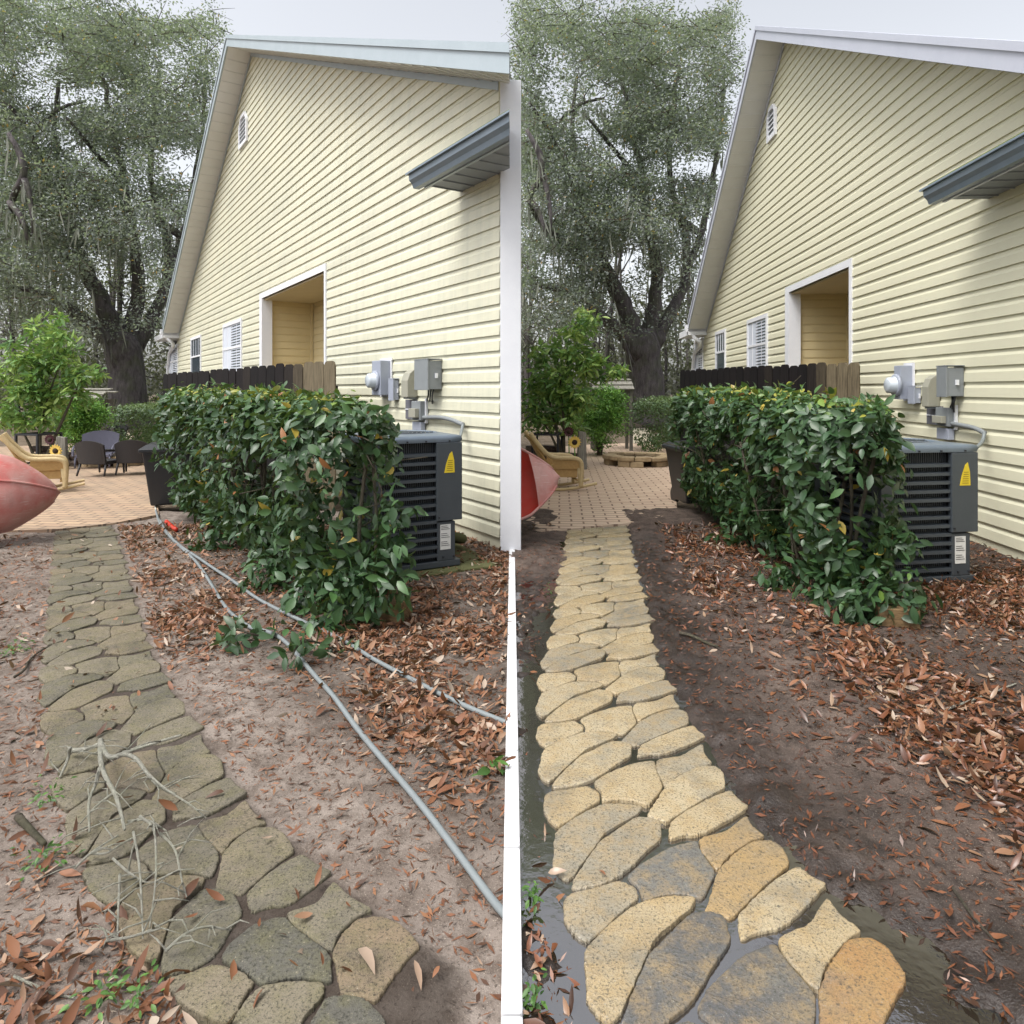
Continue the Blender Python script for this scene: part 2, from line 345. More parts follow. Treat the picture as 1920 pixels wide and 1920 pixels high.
# ------------------------------------------------------------------ leaves
LT = np.array([(0, 0, 0), (-.30, .22, .05), (0, .22, -.02), (.30, .22, .05), (-.42, .5, .06), (0, .5, -.03), (.42, .5, .06),
               (-.27, .80, .03), (0, .80, -.03), (.27, .80, .03), (0, 1.05, -.05)])
LFACES = [(0, 2, 1), (0, 3, 2), (1, 2, 5, 4), (2, 3, 6, 5), (4, 5, 8, 7), (5, 6, 9, 8), (7, 8, 10), (8, 9, 10)]
def leaves_mesh(name, pos, nrm, dirv, length, width, tint, curl=.15, simple=False):
    pos = np.asarray(pos); n = len(pos)
    nrm = nrm/np.linalg.norm(nrm, axis=1, keepdims=True)
    t = dirv-nrm*np.sum(dirv*nrm, axis=1, keepdims=True); t /= (np.linalg.norm(t, axis=1, keepdims=True)+1e-9)
    s = np.cross(t, nrm); L = np.asarray(length).reshape(-1, 1, 1); W = np.asarray(width).reshape(-1, 1, 1)
    if simple:
        T = np.array([(0, 0, 0), (-.5, .5, 0), (0, 1, 0), (.5, .5, 0)]); fc = [(0, 3, 2, 1)]
    else: T = LT; fc = LFACES
    cz = (np.asarray(curl)*np.ones(n)).reshape(-1, 1)
    X = T[:, 0][None, :, None]*W; Y = T[:, 1][None, :, None]*L
    Z = T[:, 2][None, :, None]*W*1.2-(cz*(T[:, 1][None, :]**2))[:, :, None]*L
    V = pos[:, None, :]+s[:, None, :]*X+t[:, None, :]*Y+nrm[:, None, :]*Z
    k = len(T); flat = np.concatenate([np.array(f) for f in fc]); cnt = np.array([len(f) for f in fc])
    allf = (flat[None, :]+np.arange(n)[:, None]*k).ravel()
    st = np.concatenate([[0], np.cumsum(np.tile(cnt, n))[:-1]])
    return np_mesh(name, V.reshape(-1, 3), allf, st, np.repeat(np.asarray(tint), k))
def rdir(n): 
    v = rng.normal(size=(n, 3)); return v/np.linalg.norm(v, axis=1, keepdims=True)

# ------------------------------------------------------------------ the ground of each lot
S_L = [((-30, 2300), (1000, 2130)), ((601, 2058), (887, 1818)), ((305, 1830), (622, 1638)), ((161, 1623), (463, 1490)), ((108, 1455), (383, 1366)),
       ((88, 1334), (323, 1277)), ((87, 1250), (289, 1217)), ((94, 1186), (273, 1165)), ((97, 1137), (259, 1120)), ((99, 1099), (249, 1086)),
       ((102, 1067), (241, 1056)), ((104, 1039), (233, 1030)), ((106, 1014), (225, 1004)), ((108, 996), (215, 984))]
S_L = S_L[1:]
S_R = [((1452, 2460), (1803, 1897)), ((1165, 1952), (1550, 1664)), ((1072, 1671), (1404, 1519)), ((1034, 1481), (1325, 1385)), ((1021, 1356), (1270, 1297)),
       ((1022, 1262), (1237, 1224)), ((1041, 1192), (1229, 1166)), ((1049, 1141), (1216, 1121)), ((1050, 1099), (1205, 1085)),
       ((1057, 1065), (1196, 1055)), ((1062, 1036), (1191, 1029)), ((1066, 1012), (1187, 1005)), ((1068, 995), (1184, 984))]
def path_sd(S, X, Y):          # signed distance-like: lateral offset outside the path (>0 outside, <0 inside), left negative side flag
    Lp = sorted([(G(*a).y, G(*a).x) for a, b in S]); Rp = sorted([(G(*b).y, G(*b).x) for a, b in S])
    lx = np.interp(Y, [p[0] for p in Lp], [p[1] for p in Lp]); rx = np.interp(Y, [p[0] for p in Rp], [p[1] for p in Rp])
    return lx-X, X-rx
def ground_h(side, X, Y):
    S = S_L if side == 'L' else S_R
    dl, dr = path_sd(S, X, Y)
    h = (fbm(X*2.2, Y*2.2, 4, 3)-.5)*.05+(fbm(X*11, Y*11, 3, 9)-.5)*.022
    inside = np.clip(-np.maximum(dl, dr)/.06, 0, 1)
    h = h*(1-.8*inside)-(.006 if side == 'R' else -.001)*inside
    wet = np.zeros_like(h)
    if side == 'R':
        out_ = np.clip(np.where(dr > dl, (dr+.02)/.07, dl/.16), 0, 1); n5 = fbm(X*5, Y*5, 3, 33)
        h = h-.012*inside+.030*out_
        near = np.clip((7.2-Y)/.8, 0, 1)
        leftlow = np.clip(1.25-np.abs(dl-.16)/.26, 0, 1)*np.clip((5.8-Y)/1.0, 0.25, 1)*(dl > 0)
        n6 = fbm(X*19, Y*19, 3, 44); lo_ = fbm(X*3.1, Y*2.3, 3, 51); h = h-.034*leftlow*near*np.clip(.2+1.6*lo_, 0, 1.15)+(n6-.5)*.075*np.clip(leftlow, 0, 1)*near
        rlow = np.clip(1.2-np.abs(dr-.05)/.06, 0, 1); h = h-.022*rlow*near*np.clip((n5-.50)*6, 0, 1.1)+(n6-.42)*.050*np.clip(1-dr/.6, 0, 1)*(dr > -.03)
        pud = np.maximum(np.exp(-((X-1.02-.25*(1.75-Y))/.085)**2-((Y-1.80)/.17)**2), np.exp(-((X-1.05)/.12)**2-((Y-1.52)/.15)**2))
        h = h-.050*pud*np.clip(.45+1.1*n5, 0, 1.2)
        wet = np.clip(np.maximum(np.maximum(leftlow*1.3, np.clip(1.15-dr/.62, 0, 1)*(dr > -.1))*near, pud*1.3)+inside, 0, 1)
        wet = np.clip(wet+(fbm(X*3, Y*3, 3, 21)-.55)*.8*(wet > .02), 0, 1)
        wet = np.maximum(wet, np.clip((dr-.6)/.6, 0, .35))
    else:
        h = h+.006*np.clip(dr, 0, 1); wet = np.clip(np.maximum(inside, np.clip((dr-.35)/.5, 0, .55)*np.clip((Y-1.7)/.8, 0, 1)*np.clip(fbm(X*2, Y*2, 3, 88)*2-.2, .2, 1)), 0, 1)
    return h, wet
def ground_grid(side, x0, x1, y0, y1, st, mat, name):
    xs = np.arange(x0, x1+1e-6, st); ys = np.arange(y0, y1+1e-6, st); X, Y = np.meshgrid(xs, ys)
    h, wet = ground_h(side, X, Y); nx, ny = len(xs), len(ys)
    V = np.stack([X, Y, h], -1).reshape(-1, 3)
    i = (np.arange(ny-1)[:, None]*nx+np.arange(nx-1)[None, :]).ravel()
    fl = np.stack([i, i+1, i+nx+1, i+nx], -1).ravel()
    me = np_mesh(name, V, fl, np.arange(len(i))*4, wet.ravel())
    return tag(link(name, me, mat), kind='structure')
ground_grid('L', -7.0, 0.0, .9, 8.2, .022, DIRT, 'dirt_ground')
ground_grid('R', 0.0, 5.6, .9, 8.2, .02, MUD, 'mud_ground')
b = MB(); b.add([(-120, -20, -.07), (120, -20, -.07), (120, 200, -.07), (-120, 200, -.07)], [(0, 1, 2, 3)])
tag(b.build('ground', FAR), kind='structure')
b = MB(); b.add([(0.026, 1.0, 0), (1.75, 1.0, 0), (1.75, 6.6, 0), (0.026, 6.6, 0)], [(0, 1, 2, 3)])
tag(b.build('puddle_water', WATER), kind='structure')

# ------------------------------------------------------------------ walkway stones (one mould, laid again and again)
MOD = [[(1022, 1496), (1034, 1488), (1063, 1485.5), (1101, 1478), (1123, 1491.5), (1123.5, 1507), (1099, 1521), (1068, 1543), (1046, 1555), (1030, 1541), (1020, 1524), (1021, 1509)],
       [(1114, 1473), (1137, 1457), (1185, 1437), (1227, 1431), (1230, 1451), (1243, 1481.5), (1215, 1517), (1188, 1507), (1164, 1504.6), (1130, 1509), (1129, 1490)],
       [(1233, 1428), (1278, 1421), (1317, 1397), (1320, 1416), (1336, 1435), (1309, 1441), (1271, 1459), (1247, 1480), (1231, 1446)],
       [(1043, 1564.6), (1068, 1545), (1099, 1526), (1128, 1513), (1168.5, 1510.7), (1204.5, 1516.7), (1192.5, 1532), (1164, 1548), (1135, 1564.6), (1123, 1581), (1101.5, 1610), (1077.5, 1643.6), (1064, 1654), (1049, 1643.6), (1037, 1624.5), (1040, 1605), (1040, 1584)],
       [(1250, 1477), (1279, 1457), (1312, 1441), (1341, 1442), (1355.5, 1454), (1359, 1483), (1327, 1500), (1283.5, 1526), (1250, 1548), (1235.6, 1542), (1214, 1534.6), (1226, 1517), (1240.4, 1493)],
       [(1192.5, 1536), (1221, 1537), (1238, 1545.4), (1239, 1578), (1212, 1600.5), (1185, 1629), (1161, 1648.4), (1128, 1663), (1092, 1671), (1074, 1669), (1077.5, 1653), (1101.5, 1615), (1125.4, 1581), (1154, 1562)],
       [(1259.6, 1545.4), (1291, 1524), (1331.5, 1502), (1370, 1487), (1384, 1505), (1404.5, 1518), (1374.6, 1538), (1327, 1564.6), (1307.5, 1570.6), (1283.5, 1570.6), (1255, 1578), (1256, 1560)]]
def homog(src, dst):
    A = []; B = []
    for (x, y), (u, v) in zip(src, dst):
        A += [[x, y, 1, 0, 0, 0, -u*x, -u*y], [0, 0, 0, x, y, 1, -v*x, -v*y]]; B += [u, v]
    h = np.linalg.solve(np.array(A, float), np.array(B, float)); return np.append(h, 1).reshape(3, 3)
def quad_of(S, i):
    (l0, r0), (l1, r1) = S[i], S[i+1]
    return [tuple(G(*p)[:2]) for p in (l0, r0, r1, l1)]
BASEQ = quad_of(S_R, 2)
SKIP = {('L', 0, 6), ('R', 0, 6)}
def stones(side, S, mat, tints):
    V = []; Fc = []; T = []
    r = random.Random(5 if side == 'L' else 6)
    for k in range(len(S)-1):
        Hm = homog(BASEQ, quad_of(S, k))
        for j, poly in enumerate(MOD):
            if (side, k, j) in SKIP: continue
            pts = []
            for x, y in poly:
                g = G(x, y); q = Hm @ np.array([g.x, g.y, 1]); pts.append(Vector((q[0]/q[2], q[1]/q[2], 0)))
            for _ in range(2):                               # round the corners a little
                pts = [p for a, c in zip(pts, pts[1:]+pts[:1]) for p in (a*.86+c*.14, a*.14+c*.86)]
            pts = [q for a, c in zip(pts, pts[1:]+pts[:1]) for q in (a, a.lerp(c, .34)+Vector((r.uniform(-1, 1), r.uniform(-1, 1), 0))*.0022, a.lerp(c, .67)+Vector((r.uniform(-1, 1), r.uniform(-1, 1), 0))*.0022)]
            c = sum(pts, Vector())/len(pts); gap = 1.022
            pts = [c+(p-c)*gap for p in pts]
            n = len(pts); z = .0105+r.uniform(-.003, .003)+(.001 if side == 'R' else .0); tx, ty = r.uniform(-.012, .012), r.uniform(-.012, .012)
            sz = max((p-c).length for p in pts)
            base = len(V)
            rings = [(1.0, -.05), (1.0, z-.005), (1-.003/sz, z-.0015), (1-.010/sz, z), (1-.05/sz, z+.001), (.5, z+.002)]
            tn = tints(k, j, r)
            for f, zz in rings:
                for p in pts:
                    q = c+(p-c)*f; V.append((q.x, q.y, zz+(q.x-c.x)*tx+(q.y-c.y)*ty)); T.append(tn)
            V.append((c.x, c.y, z+.003)); T.append(tn)
            for a in range(len(rings)-1):
                for i in range(n): Fc.append((base+a*n+i, base+a*n+(i+1) % n, base+(a+1)*n+(i+1) % n, base+(a+1)*n+i))
            for i in range(n): Fc.append((base+(len(rings)-1)*n+i, base+(len(rings)-1)*n+(i+1) % n, base+len(rings)*n))
    b = MB(); b.v = V; b.f = Fc; b.t = T
    return tag(b.build('stone_path', mat, smooth=False), kind='structure')
def tint_L(k, j, r):
    if k == 0 and j in (1, 5): return .06
    if k == 0 and j == 4: return .95
    return r.uniform(.2, .75)
def tint_R(k, j, r):
    sp = {(0, 1): .04, (0, 4): .98, (0, 2): .66, (0, 0): .1, (1, 5): .08, (1, 1): .22, (1, 0): .42, (1, 2): .85, (1, 4): .84, (1, 6): .6, (2, 2): .45}
    return sp.get((k, j), r.uniform(.5, .68) if r.random() < .85 else .4)
stones('L', S_L, STN_L, tint_L); stones('R', S_R, STN_R, tint_R)
# added to split the two yards: lot line edging
b = MB()
for i in range(9):
    y0 = 1.0+i*.575; b.box((0, y0+.285, -.01), (.05, .565, .09), 0)
tag(b.build('lot_divider', EDGE, bev=.006), 'added narrow pale edging strip between the unwashed yard and the washed yard', 'divider')

# patios, concrete walk
def patio(side, off, mat, poly_px, far):
    b = MB(); pts = [G(x, y) for x, y in poly_px]; pts = [Vector((p.x, p.y, -.06)) for p in pts]
    b.prism(pts, (0, 0, .082)); tag(b.build('patio', mat), kind='structure')
patio('L', 0, PAV_L, [(-420, 1012), (108, 996), (216, 984), (298, 968), (286, 868), (262, 838), (190, 834), (90, 836), (-300, 850)], 0)
patio('R', 0, PAV_R, [(963, 1006), (1068, 995), (1184, 984), (1270, 966), (1262, 868), (1245, 838), (1180, 832), (1090, 836), (962, 846)], 0)
for pts in ([(190, 833), (262, 837), (236, 806), (205, 806)], [(1180, 831), (1245, 837), (1218, 803), (1184, 803)]):
    b = MB(); b.prism([Vector((G(*p).x, G(*p).y, -.05)) for p in pts], (0, 0, .066)); tag(b.build('concrete_walk', SLAB), kind='structure')

# ------------------------------------------------------------------ the houses
class House:
    def __init__(s, side, vpx, npx, nbase, zb):
        s.side = side; s.k = (vpx-960)/F; d = (CH-zb)*F/(nbase-HZ); s.N = Vector(((npx-960)/F*d, d, 0)); s.zb = zb
        s.a = Vector((s.k, 1, 0)).normalized(); s.n = Vector((-s.a.y, s.a.x, 0))
    def W(s, u, o, z): return s.N+s.a*u+s.n*o+Vector((0, 0, z))
    def s_of(s, px, o=0.0):
        t = (px-960)/F; q = s.N+s.n*o
        return (t*q.y-q.x)/(s.a.x-t*s.a.y)
    def sz(s, px, py, o=0.0):
        u = s.s_of(px, o); p = s.W(u, o, 0); return u, CH+(HZ-py)/F*p.y
    def fbox(s, b, s0, s1, o0, o1, z0, z1):
        b.hexa([s.W(s0, o0, z0), s.W(s1, o0, z0), s.W(s1, o1, z0), s.W(s0, o1, z0), s.W(s0, o0, z1), s.W(s1, o0, z1), s.W(s1, o1, z1), s.W(s0, o1, z1)])
C = .14
def house(side, vpx, npx, nbase, apex, near, far, farx, vent, opening, wins, s_near, eave, sid, fas, soft, label, sn):
    H = House(side, vpx, npx, nbase, .12)
    root = thing('house', label, 'house', H.N)
    O = .5; FH = .23
    sa, za = H.sz(*apex, O); s1, z1 = H.sz(*near, O); s2, z2 = H.sz(*far, O)
    mN = (za-z1)/(sa-s1); mF = (za-z2)/(s2-sa); print('HOUSE', side, 'apex', sa, za, 'slopes', mN, mF, 'far', s2, z2)
    zr = lambda u: za-mN*(sa-u) if u < sa else za-mF*(u-sa)
    zw = lambda u: zr(u)-FH
    sf = H.s_of(farx)                                          # far corner of the wall
    z_e = zr(s2)
    def smin(z): return max(s_near, sa-(za-FH-z)/mN)
    def smax(z): return min(sf, sa+(za-FH-z)/mF)
    op = (H.s_of(opening[1]), H.s_of(opening[0]), .12+C*round((H.sz(opening[1], opening[2])[1]-.12)/C))  # s0,s1,ztop
    # siding courses
    b = MB(); z = .12
    while z < za-FH-.12:
        prof = [(0, .002), (0, .021), (C*.60, .017), (C*.78, .005), (C, .004)]
        segs = [(None, None)]
        if z < op[2]-.01: segs = [(None, op[0]), (op[1], None)]
        for lo, hi in segs:
            vs = []
            for dz, o in prof:
                zz = z+dz; a0 = smin(zz) if lo is None else lo; a1 = smax(zz) if hi is None else hi
                a1 = max(a1, a0+.001); vs += [H.W(a0, o, zz), H.W(a1, o, zz)]
            b.add(vs, [(2*i, 2*i+1, 2*i+3, 2*i+2) for i in range(len(prof)-1)])
        z += C
    rs = random.Random(17)
    for i in range(90):                                        # panel laps
        z = .12+C*rs.randrange(int((za-FH-.3)/C)); a0, a1 = smin(z+C)+.15, smax(z+C)-.15
        if a1 <= a0: continue
        u = rs.uniform(a0, a1)
        if z < op[2] and op[0]-.1 < u < op[1]+.12: continue
        if any(H.s_of(w_[1])-.12 < u < H.s_of(w_[0])+.12 for w_ in wins): continue
        b.add([H.W(u, .0206, z+.001), H.W(u+.16, .0226, z+.001), H.W(u+.16, .0186, z+C*.6), H.W(u, .0166, z+C*.6), H.W(u+.161, .018, z+.001), H.W(u+.161, .016, z+C*.6)], [(0, 1, 2, 3), (1, 4, 5, 2)])
    b.build('siding', sid, root, world=True)
    # wall shell behind the siding: left, right and above the porch opening
    b = MB(); th = .14
    def slab(poly): b.prism([H.W(u, -.0, zz) for u, zz in poly], H.n*-th)
    slab([(s_near, .0), (op[0], .0), (op[0], op[2]), (s_near, op[2])] if zw(s_near) > op[2] else [(s_near, 0), (op[0], 0), (op[0], op[2]), (sa-(zw(sa)-op[2])/mN, op[2]), (s_near, zw(s_near))])
    slab([(op[1], .0), (sf, .0), (sf, min(zw(sf), 99)), (smax(op[2]+.001), op[2]), (op[1], op[2])] if zw(sf) > op[2] else [(op[1], 0), (sf, 0), (sf, zw(sf)), (smax(op[2]), op[2]), (op[1], op[2])])
    up = [(max(s_near, smin(op[2])), op[2]), (smax(op[2]), op[2])]
    if zw(sf) > op[2]: up += [(sf, zw(sf))]
    up += [(sa, zw(sa))]
    if zw(s_near) > op[2]: up += [(s_near, zw(s_near))]
    slab(up)
    # far side wall and back wall
    D = 3.2 if side == 'L' else 8.0; skew = 0.0 if side == 'L' else .34
    H.fbox(b, sf-.14, sf, -D, -th, 0, zw(sf)); H.fbox(b, s_near, sf, -D-.14, -D, 0, max(.5, min(zw(s_near), zw(sf))))
    wl = b.build('wall', sid, root, world=False)
    # foundation
    b = MB(); H.fbox(b, s_near+.02, op[0], -.10, -.005, -.07, .118); H.fbox(b, op[1], sf-.02, -.10, -.005, -.07, .118); fo = b.build('foundation', SLAB, root)
    # porch recess
    b = MB(); dp = 1.0; z0 = .3
    zc = z0
    while zc < op[2]-.02:
        zt = min(zc+C, op[2])
        for (p, q, nn) in ((H.W(op[1]-.01, -.14, 0), H.W(op[1]-.01, -dp, 0), -H.a), (H.W(op[1]-.02, -dp+.012, 0), H.W(op[0], -dp+.012, 0), H.n)):
            vs = []
            for dz, o in ((0, 0), (0, .014), (C*.75, .008), (C, .001)):
                e = nn*o+Vector((0, 0, min(zc+dz, op[2]))); vs += [p+e, q+e]
            b.add(vs, [(0, 1, 3, 2), (2, 3, 5, 4), (4, 5, 7, 6)])
        zc += C
    b.build('porch_siding', PORCH, root)
    b = MB(); H.fbox(b, op[0]-.1, op[1]+.1, -dp-.1, -dp, .0, op[2]+.1); H.fbox(b, op[1], op[1]+.1, -dp, -th, .0, op[2]+.1); H.fbox(b, op[0]-.1, op[0], -dp, -th, 0, op[2]+.1)
    H.fbox(b, op[0], op[1], -dp, -.02, .0, .3); b.build('porch_wall', PORCH, root)
    b = MB(); H.fbox(b, op[0], op[1], -dp, -.012, op[2]-.03, op[2]+.09); b.build('porch_ceiling', PCEIL, root)
    b = MB(); H.fbox(b, op[1]-.06, op[1]-.02, -dp+.03, -dp+.07, .3, op[2]-.05); b.build('porch_corner_post', PORCH, root)
    tw = .13; b = MB()
    H.fbox(b, op[0]-.015, op[0]+.055, -.16, .036, .12, op[2]+.0); H.fbox(b, op[1]-.10, op[1]+.09, -.16, .036, .12, op[2]); H.fbox(b, op[0]-.015, op[1]+.09, -.16, .036, op[2], op[2]+.10)
    b.build('porch_trim', TRIM, root)
    # windows
    for (xa, xb, yt, yb, blind) in wins:
        u1 = H.s_of(xa); u0 = H.s_of(xb); zt = H.sz(xb, yt)[1]; z0 = H.sz(xb, yb)[1]-.12
        t_ = .075; b = MB()
        H.fbox(b, u0, u0+t_, .0, .045, z0, zt); H.fbox(b, u1-t_, u1, .0, .045, z0, zt); H.fbox(b, u0+t_, u1-t_, .0, .045, zt-t_, zt); H.fbox(b, u0-.02, u1+.02, .046, .06, z0-.05, z0+.03)
        H.fbox(b, u0+t_, u1-t_, .0, .045, z0+.03, z0+.07)
        wf = b.build('window', TRIM, root)
        b = MB(); zm = (z0+zt)/2; H.fbox(b, u0+t_, u1-t_, .012, .038, zm-.02, zm+.025)
        nb = 4 if (u1-u0) > .7 else 3
        for i in range(1, nb):
            c = u0+t_+(u1-u0-2*t_)*i/nb; H.fbox(b, c-.011, c+.011, .021, .032, zm+.025, zt-t_)
            if blind: H.fbox(b, c-.011, c+.011, .021, .032, z0+.07, zm-.02)
        b.build('sash', TRIM, wf)
        b = MB(); H.fbox(b, u0+t_, u1-t_, .021, .024, z0+.07, zt-t_); b.build('pane', GLASS if not blind else BLIND, wf)
        if blind:
            b = MB(); zz = z0+.1
            while zz < zt-t_-.04: H.fbox(b, u0+t_+.02, u0+(u1-u0)*.55, .0255, .0285, zz, zz+.022); zz += .06
            b.build('blind', GLASS, wf)
    # gable vent
    u1 = H.s_of(vent[0]); u0 = H.s_of(vent[1]); zt = H.sz(vent[1], vent[2])[1]; z0 = H.sz(vent[0], vent[3])[1]; um = (u0+u1)/2; t_ = .07
    b = MB(); ch = (u1-u0)*.28
    b.prism([H.W(u0+t_, .018, z0+t_), H.W(u1-t_, .018, z0+t_), H.W(u1-t_, .018, zt-ch), H.W(u1-ch, .018, zt-t_), H.W(u0+ch, .018, zt-t_), H.W(u0+t_, .018, zt-ch)], H.n*.012)
    gv = b.build('gable_vent', GREY, root)
    b = MB(); H.fbox(b, u0, u1, .018, .06, z0, z0+t_); H.fbox(b, u0, u0+t_, .018, .06, z0+t_, zt-ch); H.fbox(b, u1-t_, u1, .018, .06, z0+t_, zt-ch); H.fbox(b, u0+ch, u1-ch, .018, .06, zt-t_, zt)
    for e0, e1 in ((u0, u0+ch), (u1, u1-ch)):
        i = 1 if e1 > e0 else -1
        b.prism([H.W(e0, .018, zt-ch), H.W(e0+i*t_, .018, zt-ch), H.W(e1, .018, zt-t_), H.W(e1, .018, zt)], H.n*.042)
    b.build('vent_frame', TRIM, gv)
    b = MB(); zz = z0+t_+.03
    while zz < zt-t_-.05: b.hexa([H.W(u0+t_, .031, zz), H.W(u1-t_, .031, zz), H.W(u1-t_, .05, zz-.03), H.W(u0+t_, .05, zz-.03), H.W(u0+t_, .031, zz+.02), H.W(u1-t_, .031, zz+.02), H.W(u1-t_, .05, zz-.012), H.W(u0+t_, .05, zz-.012)]); zz += .085
    b.build('louvre', TRIM, gv)
    # roof: shingle slab, fascia, soffit
    s_end = s_near-(.6 if side == 'R' else 3.0)
    b = MB(); ov = .5
    b.prism([H.W(s_end, O-.03, zr(s_end)-.01), H.W(sa, O-.03, za-.01), H.W(sa, O-.03, za-.12), H.W(s_end, O-.03, zr(s_end)-.12)], (H.a*skew-H.n)*(D+O))
    b.prism([H.W(sa, O-.03, za-.01), H.W(s2, O-.03, zr(s2)-.01), H.W(s2, O-.03, zr(s2)-.12), H.W(sa, O-.03, za-.12)], (H.a*skew-H.n)*(D+O))
    rf = b.build('roof', SHINGLE, root)
    b = MB()
    for (p, q) in ((s_end, sa), (sa, s2)):
        zp, zq = zr(p), zr(q)
        b.prism([H.W(p, O, zp-.075), H.W(q, O, zq-.075), H.W(q, O, zq-FH), H.W(p, O, zp-FH)], H.n*-.028)
        b.prism([H.W(p, O+.018, zp), H.W(q, O+.018, zq), H.W(q, O+.018, zq-.075), H.W(p, O+.018, zp-.075)], H.n*-.045)
    fa = b.build('fascia', fas, root)
    b = MB()
    for (p, q) in ((s_end, sa), (sa, s2)):
        zp, zq = zr(p)-.125, zr(q)-.125
        b.prism([H.W(p, O-.032, zp-.09), H.W(q, O-.032, zq-.09), H.W(q, O-.032, zq-.105), H.W(p, O-.032, zp-.105)], H.n*-(O-.04))
        L_ = math.hypot(q-p, zq-zp); k_ = int(L_/.28)
        for i in range(1, k_):
            t0 = i/k_; uu = p+(q-p)*t0; zz = zp+(zq-zp)*t0-.105
            b.add([H.W(uu-.006, O-.034, zz-.002), H.W(uu+.006, O-.034, zz-.002), H.W(uu+.006, .03, zz-.002), H.W(uu-.006, .03, zz-.002), H.W(uu, O-.034, zz-.014), H.W(uu, .03, zz-.014)], [(0, 4, 5, 3), (4, 1, 2, 5)])
    sf_o = b.build('soffit', soft, root)
    # frieze trim where the wall meets the rake soffit
    b = MB()
    for (p, q) in ((max(s_near, s_end), sa), (sa, min(sf, s2))):
        b.prism([H.W(p, .022, zr(p)-.232), H.W(q, .022, zr(q)-.232), H.W(q, .022, zr(q)-.31), H.W(p, .022, zr(p)-.31)], H.n*.016)
    fr = b.build('frieze', fas, root)
    # far eave: boxed return, gutter, downspout
    ze = zr(s2)
    b = MB(); H.fbox(b, sf-.30, s2+.02, .0, O-.01, ze-FH-.16, ze-FH-.0); H.fbox(b, sf, s2+.02, -D, .0, ze-FH-.10, ze-FH-.0); er = b.build('eave_return', TRIM, root)
    b = MB(); g0 = s2+.02
    b.prism([H.W(g0, O+.06, ze-.12), H.W(g0+.16, O+.06, ze-.12), H.W(g0+.13, O+.06, ze-.26), H.W(g0, O+.06, ze-.30)], H.n*-(D*.8)); b.build('gutter', TRIM, root)
    b = MB(); pa = [H.W(g0+.08, O-.12, ze-.26), H.W(g0+.08, O-.12, ze-.40), H.W(g0-.1, .15, ze-.62), H.W(sf+.03, .06, ze-.85), H.W(sf+.03, .05, .2)]
    b.tube(smooth_path(pa, 1), .055, 8); b.build('downspout', TRIM, root, True)
    # lower eave over the near part of the wall
    e0x, e1x, ey, gx = eave
    ue = H.s_of(e1x); zi = H.sz(e1x, ey)[1]; W_ = .42; u_lo = s_near-(2.4 if side == 'L' else 1.0)
    b = MB(); b.prism([H.W(u_lo, .02, zi+.36), H.W(u_lo, W_, zi+.15), H.W(u_lo, W_, zi+.11), H.W(u_lo, .02, zi+.30)], H.a*(ue-u_lo)); sk = b.build('eave_roof', SHINGLE, root)
    b = MB(); H.fbox(b, u_lo, ue-.01, .022, W_-.03, zi-.005, zi+.012)
    i = u_lo+.2
    while i < ue-.05: H.fbox(b, i, i+.012, .022, W_-.035, zi-.016, zi-.0055); i += .22
    es = b.build('eave_soffit', SOFFIT_D, sk)
    b = MB(); b.prism([H.W(u_lo, W_-.03, zi+.105), H.W(u_lo, W_-.03, zi-.03), H.W(u_lo, W_-.005, zi-.03), H.W(u_lo, W_-.005, zi+.105)], H.a*(ue+.0-u_lo)); ef = b.build('eave_fascia', fas, sk)
    b = MB(); b.prism([H.W(u_lo, W_, zi-.02), H.W(u_lo, W_+.06, zi-.02), H.W(u_lo, W_+.075, zi+.02), H.W(u_lo, W_+.105, zi+.05), H.W(u_lo, W_+.11, zi+.10), H.W(u_lo, W_+.095, zi+.10), H.W(u_lo, W_, zi+.10)], H.a*(ue+.10-u_lo))
    H.fbox(b, u_lo, ue+.12, W_-.0, W_+.135, zi+.101, zi+.118)
    eg = b.build('eave_gutter', GUTTER, sk)
    b = MB(); H.fbox(b, u_lo, ue+.0, W_-.05, W_+.118, zi+.120, zi+.134); ea = b.build('algae_strip', ALGAE, sk)
    b = MB(); b.prism([H.W(ue, .022, zi+.3), H.W(ue, .022, zi), H.W(ue, W_-.03, zi), H.W(ue, W_-.03, zi+.12)], H.a*.012); ec = b.build('eave_end', sid, sk)
    allm = [o for o in bpy.data.objects if o.type == 'MESH' and (o.parent is root or (o.parent and o.parent.parent is root))]
    if side == 'L':
        for o in allm:                                        # the lot line: this house stops at X = -0.02 and is closed there by an end wall
            o.data.update()
            M = (Matrix.Translation(root.location) if o.name.startswith('siding') else Matrix.Identity(4))
            bisect_keep(o, (1, 0, 0), M.inverted() @ Vector((-.02, 0, 0)), True)
        b = MB(); pts = []
        y0 = H.N.y-.02; y_end = H.N.y+3.2/abs(H.n.y)
        for i in range(25):
            y = y0+(y_end-y0)*i/24; u = H.a.y*(y-H.N.y); pts.append((y, zw(u)))
        b.prism([Vector((-.12, y0+.12, 0)), Vector((-.12, y_end, 0))]+[Vector((-.12, y, z)) for y, z in reversed(pts)], (.098, 0, 0)); b.build('end_wall', sid, root)
        b = MB(); b.box((-.012, H.N.y+.02, zw(0)/2), (.185, .185, zw(0)-.02)); b.build('divider_post', TRIM, root, bev=.008)  # added white post that marks the divide between the yards
    for o in allm+[o for o in root.children if o.name.startswith(('end_wall', 'divider_post'))]:
        if not o.name.startswith('siding'): o.data.transform(Matrix.Translation(-root.location))
    return H, root, zw
